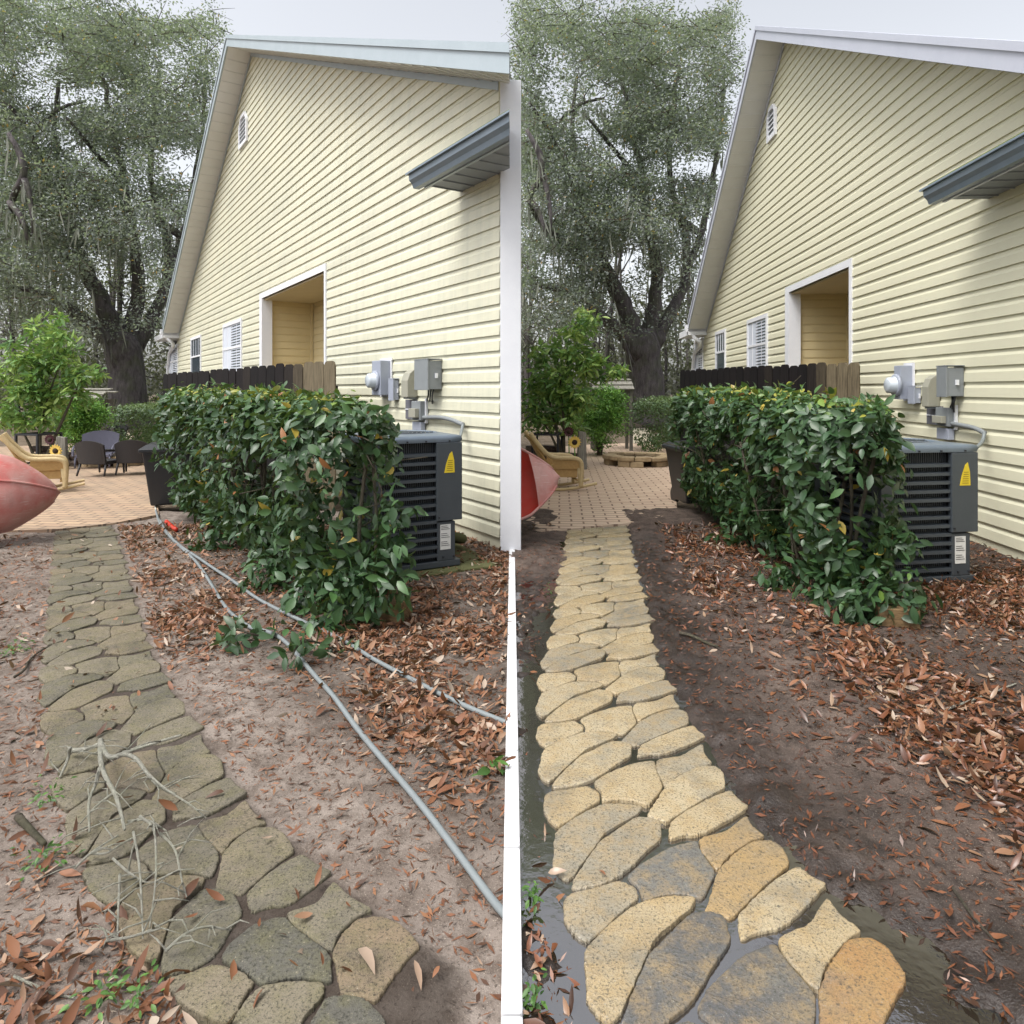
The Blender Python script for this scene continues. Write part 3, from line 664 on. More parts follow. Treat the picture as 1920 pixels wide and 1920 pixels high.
HL, rootL, _ = house('L', 105, 940, 1008, (425, 65), (940, 80), (305, 610), 318, (452, 467, 203, 283), (492, 614, 501),
    [(421, 456, 596, 690, True), (360, 379, 627, 697, False), (319, 335, 645, 700, True)], 0.0, (772, 867, 360, 0), SID_L, FASCIA, SOFFIT,
    'cream yellow gabled house with dull mildewed siding, standing behind the unwashed mossy path', 0)
HR, rootR, _ = house('R', 1052, 1900, 1026, (1418, 48), (1900, 76), (1290, 600), 1303, (1443, 1459, 188, 270), (1479, 1600, 499),
    [(1404, 1442, 587, 686, True), (1344, 1363, 616, 690, False), (1304, 1320, 634, 692, True)], -5.2, (1757, 1858, 372, 0), SID_R, FASCIA_R, SOFFIT,
    'cream yellow gabled house with bright cleaned siding, standing behind the freshly washed path', 0)

# ------------------------------------------------------------------ things on the walls and the condensers
def wall_kit(H, side, word, mtr, small, b2, b3, disc, cond, tagp, ac_px):
    zc = lambda px, py, o=0: H.sz(px, py, o)[1]
    # meter
    x0, x1, yt, yb = mtr; u0 = H.s_of(x1); o = .16; u1 = H.s_of(x0, o)
    u1 = min(u1, u0+.62); zt, z0 = zc(x1, yt), zc(x1, yb+6)
    t = thing('electric_meter', f'blue grey electric meter with round glass dial on the {word} siding', 'electric meter', H.W((u0+u1)/2, 0, z0))
    b = MB(); H.fbox(b, u0-.03, u1+.05, .022, .035, z0-.02, zt+.03); b.build('backboard', TRIM, t, world=True)
    b = MB(); H.fbox(b, u0, u1, .036, o, z0, zt); b.build('meter_box', BLUEGREY, t, world=True, bev=.008)
    c = H.W((u0+u1)/2, o, z0+(zt-z0)*.42); b = MB(); b.lathe((0, 0, 0), [(.105, .001), (.105, .03), (.085, .035), (.085, .10), (.06, .115)], 24)
    q = b.build('meter_dial', MGLASS, t, True); q.data.transform(Matrix.Translation(c-t.location) @ H.n.to_track_quat('Z', 'Y').to_matrix().to_4x4())
    b = MB(); b.lathe((0, 0, 0), [(.12, .0005), (.12, .028), (.10, .032)], 24); q = b.build('dial_ring', BLUEGREY, t, True); q.data.transform(Matrix.Translation(c-t.location) @ H.n.to_track_quat('Z', 'Y').to_matrix().to_4x4())
    def ubox(name, px, mat, label, o, lid=.0, roundtop=False):
        x0, x1, yt, yb = px; u0 = H.s_of(x1); u1 = max(H.s_of(x0, o), u0+.12); u1 = min(u1, u0+.6); zt, z0 = zc(x1, yt), zc(x1, yb)
        t = thing(name, label, 'utility box', H.W((u0+u1)/2, 0, z0)); b = MB()
        if roundtop:
            b.prism([H.W(u0, .022, z0), H.W(u0, o, z0), H.W(u0, o, zt-.12), H.W(u0, o-.03, zt-.04), H.W(u0, o-.08, zt), H.W(u0, .022, zt)], H.a*(u1-u0)); b.build('cover', mat, t, world=True, bev=.008)
            b = MB(); H.fbox(b, u0+.02, u1-.02, .022, o-.02, z0-.02, z0-.001); b.build('base_plate', GREY, t, world=True)
        else:
            H.fbox(b, u0, u1, .022, o, z0, zt); b.build('case', mat, t, world=True, bev=.006)
            b = MB(); H.fbox(b, u0-.008, u1+.008, o+.001, o+.018, z0-.008, zt+.012); b.build('door', mat, t, world=True, bev=.004)
            b = MB(); H.fbox(b, u0-.022, u0-.001, o*.45, o*.6, (z0+zt)/2-.03, (z0+zt)/2+.02); b.build('latch', TRIM, t, world=True)
            b = MB(); H.fbox(b, u0-.012, u1+.012, .022, o+.02, zt+.013, zt+.022); b.build('lid', mat, t, world=True)
        return u0, u1, z0, zt
    ubox('junction_box', small, BLUEGREY, f'small blue grey box between meter and taupe cover on the {word} siding', .08)
    ubox('service_box', b2, TAUPE, f'taupe cover box with rounded top on the {word} siding', .14, roundtop=True)
    u0, u1, z0, zt = ubox('telephone_box', b3, GREY, f'grey hinged box with latch, mounted highest on the {word} siding', .17)
    t = thing('wire', f'thin black wires looping below the grey hinged box on the {word} siding', 'wire', H.W(u0, 0, z0))
    b = MB()
    for i in range(3):
        uu = u0+(u1-u0)*(.3+.2*i); b.tube(smooth_path([H.W(uu, .07, z0), H.W(uu-.02*i, .09, z0-.07), H.W(uu+.05, .06, z0-.16+.03*i), H.W(uu+.10, .03, z0-.12)]), .008, 6)
    b.build('cable', BLACKP, t, True, world=True)
    # disconnect, lid open
    x0, x1, yt, yb = disc; u0 = H.s_of(x1); u1 = H.s_of(x0, .05); u1 = max(min(u1, u0+.62), u0+.5); zt, z0 = zc(x1, yt), zc(x1, yb)
    t = thing('disconnect_box', f'open grey disconnect box with dark inside on the {word} siding above the condenser', 'disconnect box', H.W((u0+u1)/2, 0, z0))
    b = MB(); um = u0+(u1-u0)*.45; H.fbox(b, u0, um, .022, .10, z0, zt); b.build('case', GREY, t, world=True, bev=.005)
    b = MB(); H.fbox(b, u0+.03, um-.03, .101, .15, z0+.03, zt-.08); b.build('pull_out', TAUPE, t, world=True, bev=.005)
    b = MB(); H.fbox(b, um+.005, u1+.02, .022, .034, z0-.0, zt+.01); b.build('panel', PANELDK, t, world=True)
    b = MB(); H.fbox(b, um+.005, u1+.02, .0345, .042, z0+(zt-z0)*.5, z0+(zt-z0)*.55); b.build('strip', TRIM, t, world=True)
    b = MB(); H.fbox(b, u0-.025, u0-.004, .022, .05, z0-.03, zt+.03); b.build('edge_trim', TRIM, t, world=True)
    b = MB(); H.fbox(b, u0+.02, um, .03, .09, z0-.13, z0-.02); b.build('lower_cover', BLUEGREY, t, world=True, bev=.006)
    ud, zd = u0, z0+.03
    # condenser
    (lx, ly), (rx, ry), ytop, back = ac_px
    A, B = G(lx, ly), G(rx, ry); e = (B-A); wd = e.length; e.normalize(); nb = Vector((-e.y, e.x, 0)); ht = CH-(ytop-HZ)/F*B.y
    t = thing('air_conditioner', f'slate grey louvred air conditioner condenser standing beside the {word} siding', 'air conditioner', A, math.atan2(e.y, e.x))
    D_ = wd*1.02; z0 = .03
    def lb(b, x0, x1, y0, y1, za, zb_): b.box(((x0+x1)/2, (y0+y1)/2, (za+zb_)/2), (x1-x0, y1-y0, zb_-za))
    b = MB(); lb(b, .05, wd-.05, .05, D_-.05, z0+.04, ht-.05); b.build('coil', ACDARK, t)
    b = MB(); lb(b, 0, wd, 0, D_, z0, z0+.05)
    for x0, x1, y0, y1 in ((0, .10, 0, .03), (0, .03, .03, .10), (0, .03, D_-.10, D_), (.03, .1, D_-.03, D_), (wd-.1, wd, D_-.03, D_)): lb(b, x0, x1, y0, y1, z0+.05, ht-.055)
    lb(b, wd-.2, wd-.045, .0, .03, z0+.05, z0+.36); lb(b, wd-.06, wd-.045, .03, D_-.03, z0+.05, z0+.36)
    b.build('frame', ACBODY, t, bev=.006)
    b = MB(); lb(b, wd-.21, wd+.012, -.012, .028, z0+.37, ht-.058); lb(b, wd-.025, wd+.012, .028, D_*.6, z0+.37, ht-.058); b.build('service_panel', ACBODY, t, bev=.006)
    b = MB(); k = 13; zz = z0+.085
    for i in range(k):
        zl = zz+(ht-.10-zz)*i/k
        b.hexa([Vector(p) for p in ((.10, .0, zl), (wd-.2, .0, zl), (wd-.2, .045, zl+.02), (.10, .045, zl+.02), (.10, .0, zl+.022), (wd-.2, .0, zl+.022), (wd-.2, .045, zl+.028), (.10, .045, zl+.028))])
        b.hexa([Vector(p) for p in ((.0, .10, zl), (.0, D_-.10, zl), (.045, D_-.10, zl+.02), (.045, .10, zl+.02), (.0, .10, zl+.022), (.0, D_-.10, zl+.022), (.045, D_-.10, zl+.028), (.045, .10, zl+.028))])
    b.build('louvre', ACBODY, t)
    b = MB(); xx = .115
    while xx < wd-.2: lb(b, xx, xx+.004, .046, .049, z0+.06, ht-.06); xx += .018
    b.build('coil_fin', ACBODY, t)
    b = MB()                                                   # top cover with a sunk round fan guard
    c = (wd/2, D_/2); n = 40; ring = []
    def sq(ang, r): 
        ca, sa_ = math.cos(ang), math.sin(ang); m = max(abs(ca), abs(sa_)); return (c[0]+ca/m*r*wd/2, c[1]+sa_/m*r*D_/2)
    lay = []
    for r, z in ((1.015, ht-.055), (1.03, ht-.03), (1.015, ht-.008), (.97, ht)): lay.append([(*sq(2*math.pi*j/n, r), z) for j in range(n)])
    for r, z in ((.86, ht+.006), (.82, ht+.012), (.78, ht+.006), (.76, ht-.04), (.2, ht-.05)): lay.append([(c[0]+math.cos(2*math.pi*j/n)*r*wd/2, c[1]+math.sin(2*math.pi*j/n)*r*D_/2, z) for j in range(n)])
    vs = [p for L_ in lay for p in L_]; fs = [(i*n+j, i*n+(j+1) % n, (i+1)*n+(j+1) % n, (i+1)*n+j) for i in range(len(lay)-1) for j in range(n)]
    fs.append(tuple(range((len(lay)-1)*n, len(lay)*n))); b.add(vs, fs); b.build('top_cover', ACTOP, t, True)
    b = MB()
    for i in range(1, 8):
        rr = .76*i/8*wd/2; b.tube([(c[0]+math.cos(g)*rr, c[1]+math.sin(g)*rr, ht+.004) for g in [2*math.pi*j/28 for j in range(29)]], .004, 5, False)
    for i in range(6): g = math.pi*i/3; b.tube([(c[0], c[1], ht+.004), (c[0]+math.cos(g)*.79*wd/2, c[1]+math.sin(g)*.79*wd/2, ht+.004)], .005, 5)
    b.build('fan_guard', ACBODY, t)
    zs = ht-.30
    b = MB(); b.prism([Vector((wd-.145, -.0125, zs)), Vector((wd-.055, -.0125, zs)), Vector((wd-.06, -.0125, zs+.10)), Vector((wd-.078, -.0125, zs+.17)), Vector((wd-.10, -.0125, zs+.15)), Vector((wd-.13, -.0125, zs+.07))], (0, -.0015, 0)); st = b.build('yellow_sticker', YELLOW, t)
    b = MB()
    for i in range(6): lb(b, wd-.125+.008*(i/3), wd-.072, -.0152, -.0142, zs+.015+i*.016, zs+.02+i*.016)
    b.build('small_print', worn('sticker_print', (.32, .22, .02), None, 50, .7), st)
    b = MB(); lb(b, wd-.175, wd-.085, -.0028, -.0008, z0+.14, z0+.34); pl = b.build('paper_label', PAPER, t)
    b = MB()
    for i, zz in enumerate((.17, .185, .2, .235, .25, .265, .30, .312, .325)): lb(b, wd-.168, wd-.095-.01*(i % 3), -.0042, -.0032, z0+zz, z0+zz+.004)
    b.build('label_print', INK, pl)
    for xx, zz in ((.3, ht-.045), (wd-.3, ht-.045), (wd-.1, ht-.045), (wd-.19, z0+.40), (wd-.06, z0+.08), (wd-.15, z0+.08)): sc = MB(); sc.box((xx, -.016 if zz > .3 else -.004, zz), (.012, .008, .012)); sc.build('screw', IRON, t)
    # pad under it
    p = thing('equipment_pad', f'mossy green concrete pad under the condenser by the {word} siding', 'concrete pad', A, math.atan2(e.y, e.x))
    b = MB(); b.box((wd/2+.10, D_/2, -.012), (wd+.44, D_+.24, .07)); b.build('slab', MOSSCON, p, bev=.012)
    # suction line loop at the back
    t2 = thing('coolant_pipe', f'green insulated coolant pipe curving from the condenser to the {word} house', 'pipe', A, math.atan2(e.y, e.x))
    b = MB(); b.tube(smooth_path([(wd-.05, D_*.55, .20), (wd+.16, D_*.5, .17), (wd+.25, D_*.6, .12), (wd+.22, D_*.9, .09), (wd+.02, D_*1.15, .1)], 3), .04, 10); b.build('insulation', MOSSCON, t2, True)
    # electrical conduit from the disconnect to the condenser
    t3 = thing('conduit', f'grey electrical conduit bending from disconnect box to condenser by the {word} siding', 'conduit', H.W(ud, 0, zd))
    acr = A+e*(wd+.02)+nb*(D_*.35)
    c1 = [H.sz(x, y, .06) for x, y in cond]
    pts = [H.W(ud+.02, .06, zd)]+[H.W(u, .06, z) for u, z in c1]
    b = MB(); b.tube(smooth_path(pts, 2), .022, 8)
    pts2 = [pts[-1], pts[-1]+Vector((0, 0, -.10))-H.a*.05+H.n*.05, Vector((acr.x+.05, acr.y, ht-.15)), Vector((acr.x+.06, acr.y, ht-.45)), Vector((acr.x, acr.y, ht-.62))]
    b.build('pipe', GREY, t3, True, world=True)
    b = MB(); b.tube(smooth_path(pts2, 3), .016, 8); b.build('flexible_whip', HOSE, t3, True, world=True)
wall_kit(HL, 'L', 'dull', (697, 737, 676, 735), (737, 751, 713, 750), (752, 786, 693, 745), (780, 832, 677, 730), (774, 804, 752, 788), [(826, 782), (848, 787), (868, 796)], None, ((692, 1089), (863, 1066), 815, 0))
wall_kit(HR, 'R', 'clean', (1676, 1717, 685, 743), (1713, 1731, 727, 756), (1731, 1767, 703, 763), (1760, 1812, 689, 743), (1751, 1798, 765, 800), [(1812, 799), (1830, 803), (1846, 812)], None, ((1652, 1108), (1829, 1098), 833, 0))

# ------------------------------------------------------------------ fences
def fence(word, A, zA, B, zB, n, seed, ret):
    r = random.Random(seed); t = thing('fence', f'dark stained dog eared wooden fence in front of the windows of the {word} house', 'fence', (A.x, A.y, 0))
    d = (B-A); L = d.length; e = d.normalized(); ang = math.atan2(e.y, e.x); nn = Vector((-e.y, e.x, 0))
    for i in range(n):
        s0 = L*i/n; wd = L/n-.012; z = zA+(zB-zA)*i/n+r.uniform(-.015, .015); c = A+e*(s0+wd/2)+nn*r.uniform(-.006, .006)
        b = MB(); b.tv = (.95 if i < 3 else .70 if i == 3 else .5 if i in (4, 9) else r.uniform(.05, .45))
        c0 = wd*.22; prof = [(-wd/2, 0), (wd/2, 0), (wd/2, z-c0), (wd/2-c0*.5, z-c0*.25), (wd/2-c0*1.2, z), (-wd/2+c0*1.2, z), (-wd/2+c0*.5, z-c0*.25), (-wd/2, z-c0)]
        b.prism([c+e*x+Vector((0, 0, zz))-nn*.009 for x, zz in prof], nn*.018)
        b.build('picket', PICK, t, world=True)
    for zf in (.3, .9, 1.45):
        b = MB(); b.tv = .3; c = A+e*(L/2)-nn*.045; b.box((c.x, c.y, zf), (L-.12, .04, .09), ang); b.build('rail', PICK, t, world=True)
    for q, z in ((B, zB),):
        b = MB(); b.tv = .8; c = q-nn*.11*(1 if ret > 0 else -1); b.box((c.x, c.y, (z-.06)/2), (.09, .09, z-.06), ang); b.build('post', PICK, t, world=True)
    return t
fa, fb = P(629, 0, 8.2), P(306, 0, 13.2)
fence('dull', Vector((fa.x, fa.y, 0)), CH+(HZ-675)/F*8.2, Vector((fb.x, fb.y, 0)), CH+(HZ-702)/F*13.2, 24, 3, 1)
fa, fb = P(1611, 0, 8.3), P(1276, 0, 13.0)
fence('clean', Vector((fa.x, fa.y, 0)), CH+(HZ-678)/F*8.3, Vector((fb.x, fb.y, 0)), CH+(HZ-694)/F*13.0, 24, 4, 1)

# ------------------------------------------------------------------ hedges
def hedge(word, near, far, rn, rf, zn, zf, nleaf, lmin, gap, seed, name='hedge', label=None, mat=LEAF_H, stems=True, lsize=.085, low=.12, cat='hedge', skirt=()):
    global rng
    rng = np.random.default_rng(seed)
    A, B = Vector((*near, 0)), Vector((*far, 0)); d = B-A; L = d.length; e = d.normalized(); nn = Vector((-e.y, e.x, 0))
    t = thing(name, label, cat, A)
    N = int(nleaf*1.6); s = rng.random(N)**.85*(L+.5)-.25
    th = rng.random(N)*2*np.pi; f = np.clip(s/L, 0, 1); rad = rn+(rf-rn)*f; H_ = zn+(zf-zn)*f
    # superellipse cross-section: a clipped flat top and fuller shoulders, thinning to the bottom
    cx = np.sign(np.cos(th))*np.abs(np.cos(th))**.55; cz = np.sign(np.sin(th))*np.abs(np.sin(th))**.55
    depth = 1-np.abs(rng.normal(0, .19, N)); depth = np.clip(depth, .2, 1.0)
    zmid = (H_+low)/2; zz = zmid+(H_-low)/2*cz*depth; taper = np.clip(.55+.45*(zz-low)/(H_*.55), .45, 1)
    o = rad*cx*depth*taper; endf = np.clip(np.minimum(s+.25, L+.25-s)/.28, .0, 1)**.5; o = o*np.maximum(endf, .15)
    lump = .62+.72*fbm(s*2.6+seed, zz*2.6+np.sign(cx)*3, 3, seed); o = o*lump; zz = np.where(cz > .2, zz+.10*(fbm(s*4+seed, o*4, 2, seed+9)-.5)*2*np.clip(cz, 0, 1), zz)
    spr = rng.random(N) < .035; zz = np.where(spr & (cz > .3), zz+rng.random(N)*.09, zz); o = np.where(spr, o*(1+.28*rng.random(N)), o)
    keep = rng.random(N) < np.clip((zz-low)/(.45*H_)*.7+.42, .3, 1)
    hole = fbm(s*3.1+seed*3, zz*3.1+o, 3, seed+5); keep &= hole > gap
    keep &= zz > .05
    s, o, zz, cx, cz, f, H_ = [q[keep][:nleaf] for q in (s, o, zz, cx, cz, f, H_)]
    n = len(s); ev = np.array(e); nv = np.array(nn)
    pos = np.array(A)[None, :]+s[:, None]*ev+o[:, None]*nv; pos[:, 2] = zz
    out = cx[:, None]*nv*.9+np.array([0, 0, 1])*(cz[:, None]*.9+.35)+((s < .2)[:, None])*(-ev)*.9
    nr = out+rng.normal(0, .75, (n, 3)); dv = out*.5+rng.normal(0, .8, (n, 3))+np.array([0, 0, -.35])
    top = np.clip((zz-(H_-.16))/.12, 0, 1)
    tint = np.clip(rng.normal(.34, .16, n)+top*rng.normal(.36, .16, n), 0, .93); rr = rng.random(n)
    tint = np.where(rr < .012, .965, tint); tint = np.where((rr > .012) & (rr < .02), 1.0, tint)
    ln = (.42+.78*rng.random(n)**.8)*lsize*1.06*(1-.35*top*(rng.random(n) < .6))
    for (bx, by, bd, br, bn) in skirt:                          # loose low branches at the near end
        c = np.array(P(bx, by, bd)); off = rdir(bn)*(rng.random((bn, 1))**.5)*br*np.array([1.15, .8, 1.0]); q = c+off; q[:, 2] = np.maximum(q[:, 2], .03)
        pos = np.vstack([pos, q]); nr = np.vstack([nr, off/br+rng.normal(0, .7, (bn, 3))+np.array([0, -.4, .5])]); dv = np.vstack([dv, off+rng.normal(0, .2, (bn, 3))+np.array([0, 0, -.15])])
        tint = np.append(tint, np.clip(rng.normal(.36, .17, bn), 0, .93)); ln = np.append(ln, (.45+.75*rng.random(bn))*lsize*1.06)
    n = len(pos)
    me = leaves_mesh('foliage', pos-np.array(t.location), nr, dv, ln, ln*rng.uniform(.42, .68, n)*1.05, tint, rng.uniform(0, .35, n))
    link('foliage', me, mat, t)
    if stems:
        rr = random.Random(seed); b = MB()
        for i in range(int(L*4.5)):
            s0 = rr.uniform(.0, L); o0 = rr.uniform(-.12, .12); base = A+e*s0+nn*o0; ff = s0/L; Ht = zn+(zf-zn)*ff; rd = rn+(rf-rn)*ff
            tip = base+nn*rr.uniform(-rd*.8, rd*.8)+e*rr.uniform(-.25, .25)+Vector((0, 0, Ht*rr.uniform(.7, .95)))
            mid = base*.55+tip*.45+Vector((rr.uniform(-.06, .06), rr.uniform(-.06, .06), 0)); r0 = rr.uniform(.010, .020)
            b.tube(smooth_path([base-Vector((0, 0, .06)), base+Vector((0, 0, .1)), mid, tip], 2), [r0*(1-.07*k) for k in range(11)][:len(smooth_path([base, base, mid, tip], 2))] if False else r0*.75, 6)
            for j in range(3):
                q = mid+(tip-mid)*rr.random(); b.tube(smooth_path([q, q+Vector((rr.uniform(-.2, .2), rr.uniform(-.2, .2), rr.uniform(.02, .2))), q+Vector((rr.uniform(-.38, .38), rr.uniform(-.38, .38), rr.uniform(-.05, .35)))], 1), .0045, 5)
        b.build('stem', TWIG, t, True, world=True)
    return t
hedge('L', (-1.0, 4.38), (-3.62, 7.9), .38, .42, 1.40, 1.47, 19000, 0, .36, 31, skirt=[(640, 1135, 4.2, .20, 190), (712, 1100, 4.15, .19, 150), (575, 1120, 4.5, .18, 150), (738, 965, 4.25, .13, 60), (735, 1040, 4.2, .14, 80), (505, 1080, 5.0, .2, 160), (600, 1190, 4.1, .12, 70), (400, 1010, 6.3, .2, 130)], label='clipped dark green broadleaf hedge running beside the unwashed mossy path')
hedge('R', (2.22, 4.5), (2.28, 8.2), .38, .42, 1.40, 1.46, 19000, 0, .36, 32, skirt=[(1612, 1135, 4.25, .20, 190), (1690, 1105, 4.2, .18, 140), (1550, 1120, 4.6, .18, 150), (1690, 1010, 4.35, .12, 60), (1470, 1080, 5.0, .2, 160), (1380, 1010, 6.3, .2, 130)], label='clipped dark green broadleaf hedge running beside the washed pale path')

# ------------------------------------------------------------------ trees
class Tree:
    def __init__(s, seed): s.r = random.Random(seed); s.n = []; s.b = MB(); s.leaf = []
    def limb(s, pts, rad, n=9):
        pts = [Vector(p) for p in pts]; k = len(pts)
        q = []; rr = []
        for i in range(k-1):
            m = max(2, int((pts[i+1]-pts[i]).length/.35))
            for j in range(m):
                t = j/m; q.append(pts[i].lerp(pts[i+1], t)); rr.append(rad[i]*(1-t)+rad[i+1]*t)
        q.append(pts[-1]); rr.append(rad[-1])
        for _ in range(2):
            q = [q[0]]+[(q[i-1]+q[i]*2+q[i+1])/4 for i in range(1, len(q)-1)]+[q[-1]]
        q = [p+Vector((s.r.uniform(-1, 1), s.r.uniform(-1, 1), s.r.uniform(-.5, .5)))*min(.06, rad[0]*.15) for p in q]
        s.b.tube(q, rr, n)
        s.n += [(p, r_) for p, r_ in zip(q, rr)]
    def grow_to(s, targets, r0=.02, n=4, jit=.25, sag=0.0):      # each target joined to the nearest wood so far
        NP = [np.array(p) for p, _ in s.n]; NR = [r_ for _, r_ in s.n]
        arr = np.array(NP); D = [np.min(np.linalg.norm(arr-np.array(t), axis=1)) for t in targets]
        cap = len(arr)+len(targets)*6+10; buf = np.zeros((cap, 3)); buf[:len(arr)] = arr; m = len(arr); rad = list(NR)
        for i in np.argsort(D):
            t = np.array(targets[i]); j = int(np.argmin(np.linalg.norm(buf[:m]-t, axis=1))); p = buf[j]; L = np.linalg.norm(t-p)
            if L < .05: continue
            k = 4; pts = []
            for q in range(k+1):
                f = q/k; v = p*(1-f)+t*f+(np.array([s.r.uniform(-1, 1), s.r.uniform(-1, 1), s.r.uniform(-.6, 1)])*jit*L*.5*math.sin(math.pi*f) if 0 < f < 1 else 0); v = v+np.array([0, 0, -sag*L*f*f]); pts.append(v)
            ra = min(rad[j]*.7, r0+L*.010); s.b.tube([Vector(v) for v in pts], [ra*(1-.55*q/k) for q in range(k+1)], n, False)
            for v in pts[1:]:
                if m < cap: buf[m] = v; m += 1; rad.append(ra*.6)
def foliage_at(name, cen, per, rad, size, mat, parent, flat=.7, tint=(.5, .2), droop=0.0, simple=True, aspect=.5, clip=None, sp=.03):
    cen = np.array(cen); n = len(cen)*per; c = np.repeat(cen, per, axis=0); sh = np.repeat(rng.normal(0, .2, len(cen)), per)
    off = rdir(n)*(rng.random((n, 1))**.55)*rad; off[:, 2] *= flat; pos = c+off
    if clip is not None: k = clip(pos); pos = pos[k]; off = off[k]; sh = sh[k]
    n = len(pos); nr = rng.normal(0, .6, (n, 3))+np.array([0, 0, .7]); dv = off+rng.normal(0, rad*.6, (n, 3))+np.array([0, 0, -droop*rad])
    ln = rng.uniform(.7, 1.3, n)*size; ti = np.clip(rng.normal(tint[0], tint[1], n)+sh, 0, .92); ti = np.where(rng.random(n) < sp, 1.0, ti)
    me = leaves_mesh(name, pos-np.array(parent.location), nr, dv, ln, ln*aspect, ti, .1, simple)
    return link(name, me, mat, parent)
OD = 27.0
def oak(ox, oy, label):
    global rng
    rng = np.random.default_rng(77)
    T = Tree(5); base = G(240+ox, HZ+CH*F/OD)
    t = thing('oak_tree', label, 'tree', (base.x, base.y, 0))
    def lm(px, n=9):
        T.limb([P(x+ox, y+oy, OD+dd) for x, y, r_, dd in px], [r_/F*OD for x, y, r_, dd in px], n)
    lm([(238, 805, 46, 0), (240, 785, 38, 0), (241, 740, 33, 0), (239, 695, 31, 0), (232, 655, 33, 0), (226, 630, 24, 0)], 14)
    lm([(226, 672, 18, -.3), (190, 622, 13, -.6), (150, 594, 10, -1), (118, 566, 8, -1.4), (80, 546, 6, -1.8), (30, 540, 4, -2)])
    lm([(228, 660, 20, 0), (202, 592, 17, 0), (180, 542, 14, -.2), (160, 500, 12, -.5), (140, 450, 9, -.6), (124, 400, 7, -.4), (112, 330, 6, 0), (100, 240, 4, 0), (110, 150, 3, 0)])
    lm([(240, 660, 18, .3), (250, 592, 14, .5), (262, 542, 12, .5), (256, 482, 11, .3), (243, 420, 10, 0), (236, 350, 8, 0), (230, 310, 6, 0), (205, 220, 4, 0), (190, 120, 3, 0)])
    lm([(252, 655, 16, .4), (282, 600, 12, .8), (306, 560, 10, 1.2), (318, 500, 9, 1.5), (314, 440, 8, 1.2), (300, 412, 7, 1), (280, 330, 5, .6), (283, 250, 6, .3), (292, 190, 5, 0), (300, 130, 3, 0)])
    lm([(318, 505, 8, 1.5), (345, 440, 7, 2), (362, 350, 5, 2), (380, 250, 4, 2), (385, 150, 3, 2)])
    lm([(300, 412, 6, 1), (318, 430, 8, 1.2), (345, 445, 7, 1.2)])
    lm([(160, 500, 8, -.5), (100, 470, 6, -2), (50, 432, 4.5, -3.5), (14, 385, 4, -4.5), (30, 358, 5, -4.8), (47, 335, 5, -5), (44, 295, 5, -5), (16, 250, 3, -5)])
    lm([(47, 335, 5, -5), (60, 380, 3.4, -5), (62, 440, 2, -5)]); lm([(18, 380, 5, -4.6), (42, 400, 4, -5), (52, 450, 2, -5)])
    lm([(124, 400, 5, -.4), (90, 330, 4, -2), (60, 250, 3, -3), (20, 200, 3, -4)]); lm([(60, 250, 3, -3), (110, 200, 3, -3), (160, 190, 2, -2)])
    lm([(236, 350, 5, 0), (190, 300, 4, -1), (150, 250, 3, -2), (120, 215, 2, -2)])
    lm([(215, 690, 3, -1), (190, 625, 3, -1.2), (172, 600, 2.6, -1.2)])
    # clumps fill the crown region; noise opens sky gaps
    cen = []; r = random.Random(3)
    while len(cen) < (1350 if ox else 1750):
        x, y, dd = r.uniform(-12 if ox else -150, 404), r.uniform(-70, 640), r.uniform(-5, 4.5)
        right = 412-max(0, y-60)*.10 if y < 300 else 385-(y-300)*.22
        if x > right+r.uniform(-18, 4): continue
        nz = float(fbm(np.array([x*.016+dd*.15]), np.array([y*.016]), 3, 41)[0])
        lim = .47 if y < 200 else .445 if y < 500 else .48
        if y < 130 and x < 70: lim = .52
        if nz < lim: continue
        if y > 480 and (x > 150 and r.random() < .75): continue
        if y > 560 and r.random() < .6: continue
        cen.append(P(x+ox, y+oy, OD+dd))
    T.grow_to(cen, .012, 4, .35)
    T.b.build('trunk', BARK, t, True, world=True)
    cl = lambda p: p[:, 0]/p[:, 1] > ((-11 if ox else -220)+ox-960+rng.normal(0, 13, len(p)))/F
    foliage_at('crown', [tuple(c) for c in cen], 108, .76, .116, LEAF_O, t, .62, (.46, .17), .0, True, .5, cl, .012)
    # fine twigs through the crown
    b = MB(); c2 = [c for c in cen if r.random() < .8]
    for c in c2:
        for j in range(2):
            d = Vector((r.uniform(-1, 1), r.uniform(-1, 1), r.uniform(-.5, .7)))*.8; p = c+d*.15
            if p.x/p.y < ((-4 if ox else -220)+ox-960)/F: continue
            b.tube([p, p+d*.5+Vector((0, 0, -.03)), p+d*1.0+Vector((r.uniform(-.2, .2), 0, -.1))], [.018, .013, .006], 3, False)
    b.build('twig', TWIG, t, True, world=True)
    # hanging moss
    pos = []; 
    for c in cen:
        if c.z < 8.0 and r.random() < .30:
            for j in range(6): pos.append((c.x+r.gauss(0, .5), c.y+r.gauss(0, .5), c.z+r.gauss(0, .3)))
    for p, rr in T.n:
        if p.z > 3 and rr < .3 and r.random() < .5:
            for j in range(5): pos.append((p.x+r.gauss(0, .14), p.y+r.gauss(0, .14), p.z-.05))
    pos = np.array(pos); n = len(pos); pos = pos[cl(pos)]; n = len(pos)
    me = leaves_mesh('moss', pos-np.array(t.location), rng.normal(0, 1, (n, 3))*np.array([1, 1, .1]), np.tile([0, 0, -1.0], (n, 1))+rng.normal(0, .12, (n, 3)), rng.uniform(.3, 1.1, n), rng.uniform(.03, .09, n), rng.random(n), .05, True)
    link('moss', me, MOSS, t)
    return t
oak(0, 0, 'huge spreading live oak with hanging moss, standing behind the dull unwashed house')
